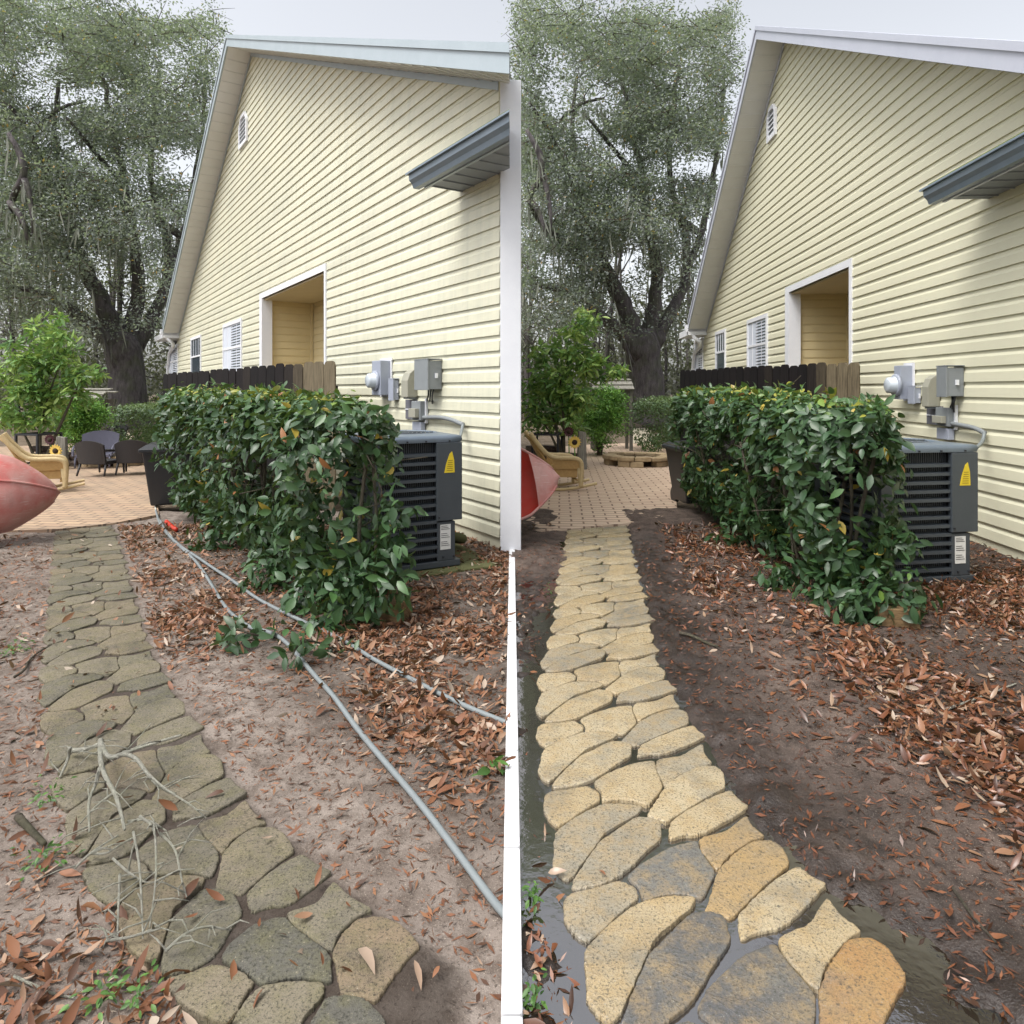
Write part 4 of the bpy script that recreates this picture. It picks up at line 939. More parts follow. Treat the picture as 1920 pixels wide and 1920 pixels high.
oak(972, -6, 'huge spreading live oak with hanging moss, standing behind the bright cleaned house')

def small_tree(name, label, cat, base, trunk_r, crown, nc, per, rad, lsize, mat, seed, aspect=.35, simple=False, droop=.3, tint=(.5, .22), stems=3, minz=.5):
    global rng
    rng = np.random.default_rng(seed); T = Tree(seed); r = T.r; t = thing(name, label, cat, (base.x, base.y, 0)); cen = []
    for (c, rr, k) in crown:
        for _ in range(k):
            v = Vector(rdir(1)[0])*(r.random()**.4); cen.append(Vector(c)+Vector((v.x*rr[0], v.y*rr[1], v.z*rr[2])))
    cen = [c for c in cen if c.z > minz*.5]
    hi = max(c.z for c in cen)
    for i in range(stems):
        a = r.uniform(0, 6.28); tip = r.choice(crown)[0]; tip = Vector(tip)
        T.limb([base+Vector((.05*math.cos(a), .05*math.sin(a), -.1)), base.lerp(tip, .35)+Vector((r.uniform(-.12, .12), r.uniform(-.1, .1), .1)), tip], [trunk_r, trunk_r*.7, trunk_r*.3], 7)
    T.grow_to(cen, .006, 4, .3); T.b.build('trunk', TWIG, t, True, world=True)
    foliage_at('crown', [tuple(c) for c in cen], per, rad, lsize, mat, t, .8, tint, droop, simple, aspect)
    return t
def loquat(px0, label, seed):
    d = 12.8; b = G(px0+75, HZ+CH*F/d)
    cr = [(P(px0+105, 622, d), (.42, .4, .40), 15), (P(px0+60, 665, d), (.5, .45, .38), 18), (P(px0+110, 690, d), (.55, .4, .35), 18), (P(px0+158, 700, d), (.28, .3, .14), 6), (P(px0+32, 705, d), (.45, .4, .35), 14), (P(px0+50, 745, d), (.62, .45, .35), 20), (P(px0+110, 740, d), (.55, .4, .3), 15), (P(px0+30, 785, d), (.5, .4, .25), 13), (P(px0+75, 790, d), (.45, .4, .2), 9)]
    return small_tree('loquat_tree', label, 'tree', b, .035, cr, 0, 24, .15, .15, LEAF_T, seed, .40, False, .3, (.55, .22), 5)
loquat(0, 'bright green small leafy tree behind the faded pink upturned canoe', 51)
loquat(985, 'bright green small leafy tree behind the wet red canoe', 52)
def azalea(px, py0, py1, d, label, seed, wpx):
    b = G(px, HZ+CH*F/d); zt = CH+(HZ-py0)/F*d; rw = wpx/2/F*d
    cr = [(Vector((b.x, b.y, zt*.55)), (rw, rw*.8, zt*.45), 110), (Vector((b.x+rw*.25, b.y, zt*.72)), (rw*.75, rw*.7, zt*.3), 60)]
    return small_tree('azalea_bush', label, 'bush', b, .02, cr, 0, 75, .17, .062, LEAF_A, seed, .42, True, .1, (.5, .22), 9, .1)
azalea(148, 742, 840, 14.8, 'rounded bright green azalea bush behind the dark patio chairs', 61, 100)
azalea(1122, 726, 830, 15.0, 'rounded bright green azalea bush behind the uncovered stone fire pit', 62, 102)
def back_hedge(px0, px1, py0, d, d1, label, seed):
    a = P(px0, 0, d); c = P(px1, 0, d1); z = CH+(HZ-py0)/F*d
    return hedge('', (a.x, a.y), (c.x, c.y), .55, .6, z, z, 12000, 0, .12, seed, 'box_hedge', label, LEAF_B, False, .062, .05)
back_hedge(250, 318, 759, 16.0, 19.0, 'small clipped box hedge beside the oak, left of the dull house', 71)
back_hedge(1218, 1300, 746, 15.6, 19.0, 'small clipped box hedge beside the oak, left of the clean house', 72)

# far woods: one mass per lot that nobody could count
def woods():
    global rng
    rng = np.random.default_rng(99); r = random.Random(9); V = []
    cen = []
    for i in range(900):
        X = r.uniform(-34, 38); Y = r.uniform(33, 47); z = abs(r.gauss(0, 4.2))+.2
        if z > 11: continue
        cen.append((X, Y, z))
    t = thing('woods', None, None); del t
    cen = np.array(cen); per = 130; c = np.repeat(cen, per, axis=0); n = len(c); off = rdir(n)*(rng.random((n, 1))**.5)*1.5; pos = c+off
    ln = rng.uniform(.7, 1.3, n)*.26; sh = np.repeat(rng.normal(0, .18, len(cen)), per)
    me = leaves_mesh('woods', pos, rng.normal(0, .7, (n, 3))+np.array([0, -.3, .4]), rng.normal(0, 1, (n, 3)), ln, ln*.45, np.clip(rng.normal(.42, .2, n)+sh, 0, 1), .1, True)
    tag(link('woods', me, LEAF_W), kind='stuff')
    b = MB()
    for i in range(110):
        X = r.uniform(-34, 38); Y = r.uniform(33, 44); h = r.uniform(5, 12); rr = r.uniform(.06, .2); x1 = X+r.uniform(-1, 1)
        b.tube(smooth_path([(X, Y, -.1), (X+r.uniform(-.3, .3), Y, h*.4), (x1, Y, h)], 1), [rr, rr*.9, rr*.75, rr*.6, rr*.5, rr*.3][:len(smooth_path([(0, 0, 0), (0, 0, 1), (0, 0, 2)], 1))], 6)
        for j in range(5):
            z = h*r.uniform(.3, .95); p = Vector((X+(x1-X)*z/h, Y, z)); b.tube([p, p+Vector((r.uniform(-1.5, 1.5), r.uniform(-1, 1), r.uniform(.2, 1.5))), p+Vector((r.uniform(-3, 3), r.uniform(-1, 1), r.uniform(-.4, 2)))], [.05, .03, .01], 4, False)
    tag(b.build('woods_trunk', BARK, None, True), kind='stuff')
for o in [o for o in bpy.data.objects if o.name == 'woods']: bpy.data.objects.remove(o)
woods()
for o in [o for o in bpy.data.objects if o.type == 'EMPTY' and o.name.startswith('woods')]: bpy.data.objects.remove(o)

# ------------------------------------------------------------------ yard things
def canoe(label, bow, ax, roll, cut, hgt, L=3.0):
    t = thing('canoe', label, 'canoe', (bow.x, bow.y, 0))
    e = Vector(ax).normalized(); side = Vector((-e.y, e.x, 0)); ns, nc = 72, 21
    up = Vector((0, 0, 1))*math.cos(roll)+side*math.sin(roll); lat = side*math.cos(roll)-Vector((0, 0, 1))*math.sin(roll)
    def raw(i, inset):
        f = i/ns; k = min(math.sin(math.pi*f)**.36, 2.9*min(f, 1-f)**.66) if 0 < i < ns else 0.0
        hw = max(.46*k-inset, .004); dp = max(.44*k**.9-inset, .004); c = e*(L*f)+up*.20*abs(2*f-1)**4
        return [c+lat*(math.copysign(abs(math.cos(a))**.8, math.cos(a))*hw)-up*(math.sin(a)**.85*dp-.16*k) for a in [math.pi*j/(nc-1) for j in range(nc)]]
    zs = [p.z for i in range(ns+1) for p in raw(i, 0)]; z0, z1 = min(zs), max(zs); sc = hgt/(z1-z0)
    tip = raw(0, 0)[0]; dz = -z0*sc
    def sec(i, inset): return [Vector((bow.x+(p.x-tip.x)*sc, bow.y+(p.y-tip.y)*sc, p.z*sc+dz)) for p in raw(i, inset)]
    def shell(inset, mat, name, i0, i1):
        b = MB(); b.add([p for i in range(i0, i1+1) for p in sec(i, inset)], [(i*nc+j, i*nc+j+1, (i+1)*nc+j+1, (i+1)*nc+j) for i in range(i1-i0) for j in range(nc-1)])
        return b.build(name, mat, t, True)
    out = [shell(0, HULL, 'hull', 0, ns), shell(.016, REDIN, 'inside', 1, ns-1)]
    b = MB(); nd = 7                                          # the bow deck closes the first stretch
    for q in range(2):
        rows = [[sec(i, 0)[0].lerp(sec(i, 0)[-1], j/8)+up*.035*math.sin(math.pi*j/8) for j in range(9)] for i in range(0, nd)]
    b.add([p for rw in rows for p in rw], [(i*9+j, i*9+j+1, (i+1)*9+j+1, (i+1)*9+j) for i in range(nd-1) for j in range(8)]); out.append(b.build('bow_deck', HULL, t, True))
    for j in (0, nc-1):
        b = MB(); b.tube([sec(i, .008)[j] for i in range(1, ns)], .013, 7); out.append(b.build('gunwale', HULL, t, True))
    b = MB(); b.tube([sec(i, -.002)[nc//2] for i in range(0, ns+1)], .012, 7); out.append(b.build('keel', HULL, t, True))
    for o in out:
        if cut is not None: bisect_keep(o, (-1, 0, 0), (cut, 0, 0), False)
        o.data.transform(Matrix.Translation((-bow.x, -bow.y, 0)))
canoe('faded pink canoe lying upturned on its side at the left edge of the unwashed yard', P(112, 893, 6.85), (-.84, -.54, 0), R(-118), None, .98)
canoe('wet red canoe lying on its side with open red inside beside the washed path', P(1048, 893, 7.0), (-.90, -.44, 0), R(66), .03, 1.02)

def trash(label, px0, ptop, d, rz, lean):
    b0 = P(px0, 0, d); t = thing('trash_bin', label, 'trash bin', (b0.x, b0.y, 0), rz); h = CH+(HZ-ptop)/F*d; wb, wt = .22, .30
    b = MB(); b.hexa([Vector(p) for p in ((-wb, -wb, .05), (wb, -wb, .05), (wb, wb, .05), (-wb, wb, .05), (-wt, -wt, h-.09), (wt, -wt, h-.09), (wt, wt, h-.09), (-wt, wt, h-.09))]); b.build('bin_body', BLACKP, t, bev=.02)
    b = MB(); b.box((0, 0, h-.075), (wt*2+.07, wt*2+.07, .035)); b.build('rim', BLACKP, t, bev=.01)
    b = MB(); b.hexa([Vector(p) for p in ((-wt-.04, -wt-.05, h-.055), (wt+.04, -wt-.05, h-.055), (wt+.04, wt+.04, h-.055), (-wt-.04, wt+.04, h-.055), (-wt+.04, -wt+.04, h), (wt-.04, -wt+.04, h), (wt-.04, wt-.04, h), (-wt+.04, wt-.04, h))])
    b.box((0, 0, h+.006), (wt*1.1, wt*1.1, .012)); b.build('lid', BLACKP, t, bev=.012)
    for s_ in (-1, 1):
        b = MB(); b.lathe((0, 0, -.025), [(.10, 0), (.10, .05)], 20); o = b.build('wheel', BLACKP, t); o.data.transform(Matrix.Translation((s_*.19, .24, .10)) @ Matrix.Rotation(R(90), 4, 'Y'))
    b = MB(); b.tube([(-wt, wt+.07, h-.08), (wt, wt+.07, h-.08)], .014, 8); b.build('handle', BLACKP, t)
trash('black wheeled trash bin half hidden behind the hedge of the unwashed yard', 324, 830, 8.6, R(20), 0)
trash('black wheeled trash bin half hidden behind the hedge of the washed yard', 1306, 829, 8.7, R(8), 0)

def fire_pit(label, c, r0, seed):
    r = random.Random(seed); t = thing('fire_pit', label, 'fire pit', c)
    for lay, (n, z, h) in enumerate(((16, .02, .11), (13, .132, .075))):
        for i in range(n):
            if lay == 0 and i in (2, 5, 9, 12): continue
            a0 = 2*math.pi*i/n+.1*lay; a1 = a0+2*math.pi/n*.95; ri, ro = r0*.68, r0*(1.0 if lay == 0 else 1.03)+r.uniform(-.02, .02); hh = h+r.uniform(-.012, .006)
            pts = [(ri, a0), (ro, a0), (ro*1.01, (a0+a1)/2), (ro, a1), (ri, a1)]
            b = MB(); b.prism([Vector((q*math.cos(a), q*math.sin(a), z)) for q, a in pts], (0, 0, hh)); b.build('ring_stone', RINGST, t, bev=.016)
    b = MB(); b.lathe((0, 0, 0), [(r0*.7, .023), (r0*.68, .12), (r0*.4, .15), (.02, .14)], 30); b.build('ash_bed', ASH, t, True)
fire_pit('round stacked stone fire pit half hidden behind the two dark patio chairs', (P(222, 0, 13.3).x, 13.3, 0), .64, 1)
fire_pit('round stacked stone fire pit lying open and uncovered on the clean patio', (P(1196, 0, 13.25).x, 13.25, 0), .64, 2)

def chair(name, label, loc, rz, mat, w_=.50, h=.60, cushion=None):
    t = thing(name, label, 'chair', loc, rz, 'wicker chairs round the fire pit'); sh = .25; dp = .42      # the back stands at y = 0, the seat reaches to +y
    b = MB(); n = 10; vs = []
    for i in range(n+1):
        x = -w_/2+w_*i/n; top = h-.07*abs(2*i/n-1)**2.4; yb = .05*(1-(2*i/n-1)**2)
        vs += [(x*.94, -.02-yb, sh-.03), (x, -.10-yb, top), (x, -.135-yb, top), (x*.94, -.055-yb, sh-.03)]
    fs = []
    for i in range(n):
        for j in range(4): fs.append((i*4+j, (i+1)*4+j, (i+1)*4+(j+1) % 4, i*4+(j+1) % 4))
    fs += [(0, 1, 2, 3), (n*4, n*4+3, n*4+2, n*4+1)]
    b.add(vs, fs); b.build('backrest', mat, t)
    b = MB(); b.box((0, dp/2-.0, sh-.02), (w_*.88, dp, .06)); b.build('seat', mat, t, bev=.012)
    for sx in (-1, 1):
        b = MB(); b.tube(smooth_path([(sx*w_*.48, -.09, sh+.19), (sx*w_*.51, dp*.5, sh+.17), (sx*w_*.51, dp*.92, sh+.13), (sx*w_*.49, dp, sh-.02)], 2), .022, 8); b.build('armrest', mat, t, True)
        for yy, x2, y2 in ((-.03, .02, -.06), (dp-.02, .0, .02)):
            b = MB(); b.tube([(sx*w_*.44, yy, sh-.03), (sx*(w_*.44+x2), yy+y2, .022)], [.02, .014], 8); b.build('leg', mat, t, True)
    if cushion:
        b = MB(); b.box((0, dp/2, sh+.05), (w_*.8, dp*.9, .09)); b.build('cushion', cushion, t, bev=.03)
    return t
Z0 = .022
def at(px, d): q = P(px, 0, d); return (q.x, q.y, Z0)
chair('patio_chair', 'dark wicker patio chair with its back to the path, left of the two in front', at(177, 11.3), R(-6), WICK)
chair('patio_chair', 'dark wicker patio chair with its back to the path, next to the trash bin', at(250, 11.5), R(14), WICK)
chair('patio_chair', 'greyer sunlit wicker patio chair standing sideways behind the left dark chair', at(186, 12.8), R(196), WICKL, .62, .66)
chair('patio_chair', 'far dark wicker chair with a maroon cushion beside the small box hedge', at(216, 16.6), R(165), WICK, .5, .58, REDC)

def rocker(label, loc, rz, s=.78):
    t = thing('rocking_chair', label, 'rocking chair', loc, rz)          # faces +x
    def V(x, y, z): return Vector((x*s, y*s, z*s))
    b = MB(); n = 9
    vs = []
    for i in range(n+1):
        y = -.27+.54*i/n
        for x, z in ((.04, .40), (-.10, .62), (-.26, .90), (-.34, 1.03)):
            k = 1-.05*abs(2*i/n-1)**2*(z > .9); vs.append(V(x-.03*(1-(2*i/n-1)**2), y, z*k))
    fs = [(i*4+j, i*4+j+1, (i+1)*4+j+1, (i+1)*4+j) for i in range(n) for j in range(3)]
    b.add(vs, fs); o = b.build('backrest', RATTAN, t, True); m = o.modifiers.new('thick', 'SOLIDIFY'); m.thickness = .03
    b = MB(); b.box(V(.26, 0, .40), (.52*s, .54*s, .06*s)); b.build('seat', RATTAN, t, bev=.012)
    b = MB(); b.prism([V(.02, -.27, .38), V(.50, -.27, .38), V(.50, -.27, .24), V(.02, -.27, .26)], (0, .02, 0)); b.build('apron', RATTAN, t)
    for sy in (-1, 1):
        b = MB(); b.tube(smooth_path([V(-.36, sy*.29, 1.05), V(-.28, sy*.30, .92), V(-.06, sy*.30, .66), V(.10, sy*.31, .60), V(.42, sy*.31, .60), V(.55, sy*.31, .56), V(.58, sy*.30, .42), V(.56, sy*.29, .08)], 2), .042*s, 10); b.build('armrest', RATTANP, t, True)
        b = MB(); vs = []
        k = 8
        for i in range(k+1):
            x = .04+.5*i/k; vs += [V(x, sy*.30, .40), V(x+.01, sy*.315, .58)]
        b.add(vs, [(2*i, 2*i+2, 2*i+3, 2*i+1) for i in range(k)]); o = b.build('side_panel', RATTAN, t); m = o.modifiers.new('thick', 'SOLIDIFY'); m.thickness = .02
        b = MB(); b.tube([V(.0, sy*.28, .42), V(-.06, sy*.28, .06)], .028*s, 8); b.build('leg', RATTAN, t, True)
        b = MB(); b.tube([V(.52, sy*.28, .42), V(.56, sy*.28, .05)], .030*s, 8); b.build('leg', RATTANP, t, True)
        b = MB(); b.tube(smooth_path([V(-.45, sy*.28, .16), V(-.1, sy*.28, .045), V(.35, sy*.28, .03), V(.86, sy*.28, .13)], 3), .026*s, 8); b.build('rocker', RATTANP, t, True)
    b = MB(); b.tube([V(.5, -.28, .2), V(.5, .28, .2)], .02*s, 7); b.build('stretcher', RATTAN, t, True)
    return t
q = at(52, 9.6); rocker('pale rattan rocking chair standing behind the faded pink upturned canoe', q, R(32))
q = at(1026, 9.9); rocker('pale rattan rocking chair standing behind the wet red canoe', q, R(8))

def rack(px0, label, llabel, seed, d=12.4, dy=0):
    r = random.Random(seed); b0 = P(px0+50, 0, d); t = thing('log_rack', label, 'log rack', (b0.x, b0.y, Z0), R(-12)); w_, h, dp = .46, .60, .5
    b = MB()
    for x in (-w_/2, w_/2):
        for y in (0, dp): b.box((x, y, h/2), (.035, .035, h))
    for y in (0, dp): b.box((0, y, h+.0175), (w_+.035, .035, .035))
    for x in (-w_/2, w_/2): b.box((x, dp/2, h+.0175), (.035, dp-.035, .035)); b.box((x, dp/2, .08), (.03, dp-.036, .03))
    b.build('frame', IRON, t, bev=.004)
    for i in range(10):
        row = i//4; x = -w_*.55+(i % 4)*.19+.09*(row % 2); rr = r.uniform(.055, .08); o = thing('firewood_log', llabel, 'log', (0, 0, 0), 0, f'logs stacked in the iron rack {"" if seed < 2 else "by the wet canoe"}'.strip())
        M = Matrix.Translation(t.location) @ Matrix.Rotation(R(-12), 4, 'Z'); p = M @ Vector((x, .55, .07+row*.12)); o.location = p; o.rotation_euler = (0, 0, R(-12)+r.uniform(-.1, .1))
        b = MB(); b.tv = r.random(); b.tube([(-.20, 0, 0), (0, .01, .004), (.22, 0, 0)], [rr, rr*1.04, rr*.95], 7); b.build('log', LOGW, o)
rack(0, 'black iron log rack beside the pale rattan rocking chair and faded canoe', 'grey weathered log stacked behind the black iron rack in the unwashed yard', 1)
rack(972, 'black iron log rack beside the pale rattan rocking chair and wet red canoe', 'grey weathered log stacked behind the black iron rack in the washed yard', 2)
def flower(px, py, d, r0, dark, label, stump, rz):
    c = P(px, py, d); t = thing('sunflower_ornament', label, 'garden ornament', (c.x, c.y, Z0)); z = c.z-Z0
    b = MB(); n = 15
    for i in range(n):
        for k, (rr, off) in enumerate(((1.0, 0), (.82, .5))):
            a = 2*math.pi*(i+off)/n; ca, sa_ = math.cos(a), math.sin(a); px_, pz_ = -sa_, ca
            L0, L1 = r0*.38, r0*rr
            pts = [(L0, -.05), (L0+(L1-L0)*.5, -.13), (L1, 0), (L0+(L1-L0)*.5, .13), (L0, .05)]
            b.add([Vector((u*ca+v*r0*1.2*px_, -.02-.015*k-.02*(u/r0), z+u*sa_+v*r0*1.2*pz_)) for u, v in pts], [(0, 1, 3, 4), (1, 2, 3)])
    o = b.build('petal', PETALD if dark else PETAL, t); o.modifiers.new('thick', 'SOLIDIFY').thickness = .006
    b = MB(); b.lathe((0, 0, 0), [(r0*.42, 0), (r0*.40, .03), (r0*.2, .045), (.004, .048)], 20); o = b.build('seed_disc', SEEDS, t, True); o.data.transform(Matrix.Translation((0, -.02, z)) @ Matrix.Rotation(R(90), 4, 'X'))
    b = MB(); b.tube([(0, 0, 0), (.01, 0, z*.5), (0, -.01, z-.01)], .010, 7); b.build('stem', LEAF_A, t, True)
def stake(px, pyt, d, w_, label, name='garden_post'):
    c = P(px, pyt, d); t = thing(name, label, 'post', (c.x, c.y, Z0), R(8)); b = MB(); b.tv = .8; h = c.z-Z0
    b.hexa([Vector(p) for p in ((-w_*.6, -.06, 0), (w_*.6, -.06, 0), (w_*.6, .06, 0), (-w_*.6, .06, 0), (-w_*.45, -.05, h), (w_*.45, -.05, h-.02), (w_*.45, .05, h-.02), (-w_*.45, .05, h))]); b.build('timber', OLDWOOD, t, bev=.008)
flower(107, 845, 11.6, .115, False, 'yellow sunflower garden ornament on the post beside the left dark chair', 0, 0)
flower(96, 824, 12.2, .10, True, 'dark maroon sunflower ornament behind the yellow sunflower of the unwashed yard', 0, 0)
flower(1077, 829, 11.6, .115, False, 'yellow sunflower garden ornament on the post beside the bare clean patio', 0, 0)
flower(1066, 809, 12.2, .10, True, 'dark maroon sunflower ornament behind the yellow sunflower of the washed yard', 0, 0)
stake(116, 818, 12.4, .16, 'weathered wooden garden post behind the sunflowers, beside the left dark chair')
stake(1091, 808, 12.4, .14, 'weathered wooden garden post behind the sunflowers on the bare clean patio')

def arbor(px0, px1, pyt, d, label, seed):
    a, c = P(px0, pyt, d), P(px1, pyt, d); t = thing('garden_swing', label, 'arbor', ((a.x+c.x)/2, d, 0)); w_ = c.x-a.x; z = a.z
    b = MB(); b.tv = .9
    for i, (yy, zz) in enumerate(((-.32, -.20), (-.12, -.10), (.1, -.01), (.32, -.08))): b.box((0, yy, z+zz), (w_, .19, .025), 0, Matrix.Rotation(R(22 if i < 2 else 8), 3, 'X'))
    b.build('roof', OLDWOOD, t)
    for sx in (-1, 1):
        for yy in (-.3, .3):
            b = MB(); b.tv = .4; b.box((sx*(w_/2-.06), yy, (z-.24)/2), (.07, .07, z-.24)); b.build('post', OLDWOOD, t)
    for yy in (-.3, .3):
        b = MB(); b.tv = .5; b.box((0, yy+.055, z-.30), (w_, .035, .09)); b.build('beam', OLDWOOD, t)
arbor(128, 203, 729, 16.4, 'weathered plank roofed arbor behind the azalea of the unwashed yard', 1)
arbor(1108, 1184, 711, 16.4, 'weathered plank roofed arbor behind the azalea of the washed yard', 2)

# ------------------------------------------------------------------ hoses, cord, branch, timber
def zline(pts, z): return [Vector((G(x, y, z).x, G(x, y, z).y, z+(0 if len(p_ := (x, y)) else 0))) for x, y in pts]
def hose(name, label, pts, r_, mat, cat='hose', lift=None):
    V = []
    for i, (x, y) in enumerate(pts):
        g = G(x, y); h, _ = ground_h('L', np.array([g.x]), np.array([g.y])); V.append(Vector((g.x, g.y, max(float(h[0]), -.01)+r_+.006)))
    t = thing(name, label, cat, (V[0].x, V[0].y, 0)); b = MB(); b.tube(smooth_path(V, 3), r_, 10); b.build('tube', mat, t, True, world=True); return t
hose('garden_hose', 'grey garden hose curving along the path edge and out across the dirt', [(292, 962), (300, 988), (322, 1015), (345, 1036), (372, 1062), (400, 1105), (425, 1152), (466, 1186), (500, 1193), (530, 1206), (558, 1232), (590, 1272), (625, 1318), (668, 1375), (720, 1440), (790, 1522), (860, 1612), (925, 1698), (948, 1728)], .0115, HOSE)
hose('garden_hose', 'grey garden hose running under the hedge towards the house wall', [(301, 980), (312, 1004), (338, 1030), (368, 1052), (400, 1072), (440, 1098), (480, 1130), (540, 1162), (600, 1190), (650, 1211), (700, 1240), (760, 1274), (820, 1306), (880, 1334), (952, 1364)], .0115, HOSE)
hose('extension_cord', 'thin white cord lying at the patio corner beside the trash bin', [(287, 884), (286, 910), (289, 940), (292, 962), (300, 985), (322, 1010)], .009, CORDW, 'cord')
hose('hose_connector', 'short red hose connector under the hedge near the patio corner', [(312, 982), (322, 992), (330, 1000)], .022, REDP, 'hose connector')
def timber(label, px, py, d, rz):
    g = G(px, py); t = thing('timber_block', label, 'timber', (g.x, g.y, 0), rz); b = MB(); b.tv = .7; b.box((0, .10, .065), (.22, .15, .15)); b.build('block', BLOCKW, t, bev=.006)
timber('sawn brown timber block lying under the near end of the unwashed yard hedge', 715, 1176, 0, R(-22))
timber('sawn brown timber block lying under the near end of the washed yard hedge', 1690, 1190, 0, R(-14))
# fallen dead branch on the mossy path
t = thing('fallen_branch', 'dead lichen covered branch fallen across the mossy path', 'branch', (G(190, 1500).x, G(190, 1500).y, 0)); b = MB(); r = random.Random(8)
def bp(x, y, z): return G(x, y, z)
main = [[(189, 1388, .10), (187, 1420, .10), (196, 1455, .10), (215, 1485, .09), (226, 1520, .08), (234, 1556, .06)],
        [(189, 1396, .10), (204, 1424, .10), (230, 1412, .12), (255, 1420, .11), (272, 1445, .10), (296, 1474, .08), (330, 1490, .06)],
        [(130, 1408, .04), (165, 1405, .07), (189, 1392, .10)], [(131, 1402, .10), (129, 1420, .05), (112, 1458, .02)],
        [(230, 1412, .12), (280, 1396, .14), (340, 1378, .17)], [(187, 1440, .1), (180, 1470, .08), (165, 1500, .06), (168, 1560, .04)],
        [(215, 1485, .09), (180, 1510, .06), (150, 1545, .04)], [(272, 1445, .1), (310, 1480, .1), (360, 1510, .08), (388, 1535, .04)],
        [(240, 1540, .05), (278, 1535, .07), (312, 1558, .06)], [(262, 1530, .12), (290, 1550, .1), (293, 1600, .1), (292, 1660, .08), (280, 1740, .04)],
        [(300, 1562, .07), (330, 1590, .08), (338, 1640, .06), (350, 1682, .03)], [(225, 1640, .03), (222, 1700, .05), (220, 1760, .03)],
        [(212, 1610, .05), (245, 1640, .06), (275, 1655, .04)], [(310, 1784, .03), (345, 1750, .06), (385, 1735, .06), (432, 1744, .03)], [(140, 1628, .02), (170, 1598, .05), (222, 1566, .06)],
        [(200, 1764, .03), (260, 1755, .04), (330, 1720, .03)], [(170, 1600, .03), (200, 1602, .06), (230, 1580, .06)], [(250, 1560, .1), (262, 1620, .09), (266, 1700, .07), (268, 1760, .03)]]
for i, m in enumerate(main):
    V = smooth_path([bp(*p) for p in m], 2); r0 = .0105 if i < 3 else .0075 if i < 6 else .0042; k = len(V)
    b.tube(V, [r0*(1-.6*j/k) for j in range(k)], 6)
    for j in range(1, k-1, 2):
        if r.random() < .75:
            p = V[j]; d = Vector((r.uniform(-1, 1), r.uniform(-1, .6), r.uniform(-.2, .35))).normalized(); L = r.uniform(.04, .14)
            q = [p, p+d*L*.5+Vector((r.uniform(-.01, .01), 0, .005)), p+d*L+Vector((r.uniform(-.02, .02), r.uniform(-.02, .02), -.01))]
            for v in q: v.z = max(v.z, .026)
            b.tube(q, [.003, .0022, .001], 4)
b.build('twig', LICH, t, True, world=True)

# ------------------------------------------------------------------ litter, weeds
def litter(side, name, n, dens, mat, size, seed, xr, yr):
    global rng
    rng = np.random.default_rng(seed); M = n*12
    X = rng.uniform(*xr, M); Y = yr[0]+(yr[1]-yr[0])*rng.random(M)**1.25; p = dens(X, Y); k = rng.random(M) < p; X, Y = X[k][:n], Y[k][:n]; n = len(X)
    h, _ = ground_h(side, X, Y); S = S_L if side == 'L' else S_R; dl, dr = path_sd(S, X, Y); ins = (np.maximum(dl, dr) < 0)
    z = np.where(ins, np.maximum(h, .02), h)+.004+rng.random(n)*.02*p[k][:n]
    pos = np.stack([X, Y, z], -1); nr = rng.normal(0, .5, (n, 3))+np.array([0, 0, 1.0]); dv = rng.normal(0, 1, (n, 3))*np.array([1, 1, .15])
    ln = (.35+1.1*rng.random(n)**1.5)*size; ti = rng.random(n)
    me = leaves_mesh(name, pos, nr, dv, ln, ln*rng.uniform(.26, .52, n), ti, rng.uniform(-.6, .8, n))
    tag(link(name, me, mat), kind='stuff')
def dens_L(X, Y):
    dl, dr = path_sd(S_L, X, Y); c = fbm(X*1.5, Y*1.5, 3, 55)
    bare = np.exp(-((dr-.30-.12*(4-Y))/.38)**2)
    right = np.clip((dr-.34)/.30, 0, 1)*np.clip((Y-1.75)/.6, .05, 1)
    d = .004+right*np.clip((c-.40)*4.5, .16, 1)*np.clip(1-.97*bare*(Y < 3.6), .02, 1)
    far = np.clip((Y-3.4)/.8, 0, 1)*(dr > .03)*.8*np.clip((c-.36)*4, .25, 1); d = np.maximum(d, far)
    left = (dl > 0)*np.clip((2.6-Y)/1.2, .08, .5)*np.clip((c-.35)*4, .1, 1); d = np.maximum(d, left)
    ins = np.maximum(dl, dr) < 0; d = np.where(ins, .010, d)
    return np.clip(d, 0, 1)
litter('L', 'leaf_litter', 32000, dens_L, LIT_L, .053, 301, (-5.6, -.035), (1.15, 7.3))
def dens_R(X, Y):
    dl, dr = path_sd(S_R, X, Y); c = fbm(X*1.6, Y*1.6, 3, 65)
    right = np.clip((dr-.30-.16*np.clip(3.0-Y, 0, 2))/.35, 0, 1)*np.clip((Y-1.4)/.8, .25, 1)
    d = .0035+right*np.clip((c-.36)*4.5, .15, 1)
    d = np.maximum(d, np.clip((Y-3.4)/.8, 0, 1)*np.clip((dr-.22)/.2, 0, 1)*.8*np.clip((c-.34)*4, .3, 1))
    d = np.maximum(d, (dl > .05)*np.clip((2.4-Y)/.8, .06, .35)*np.clip((c-.4)*5, .05, 1))
    ins = np.maximum(dl, dr) < 0.02; return np.where(ins, .0004, np.clip(d, 0, 1))
litter('R', 'leaf_litter', 32000, dens_R, LIT_R, .053, 302, (.035, 4.4), (1.15, 7.3))
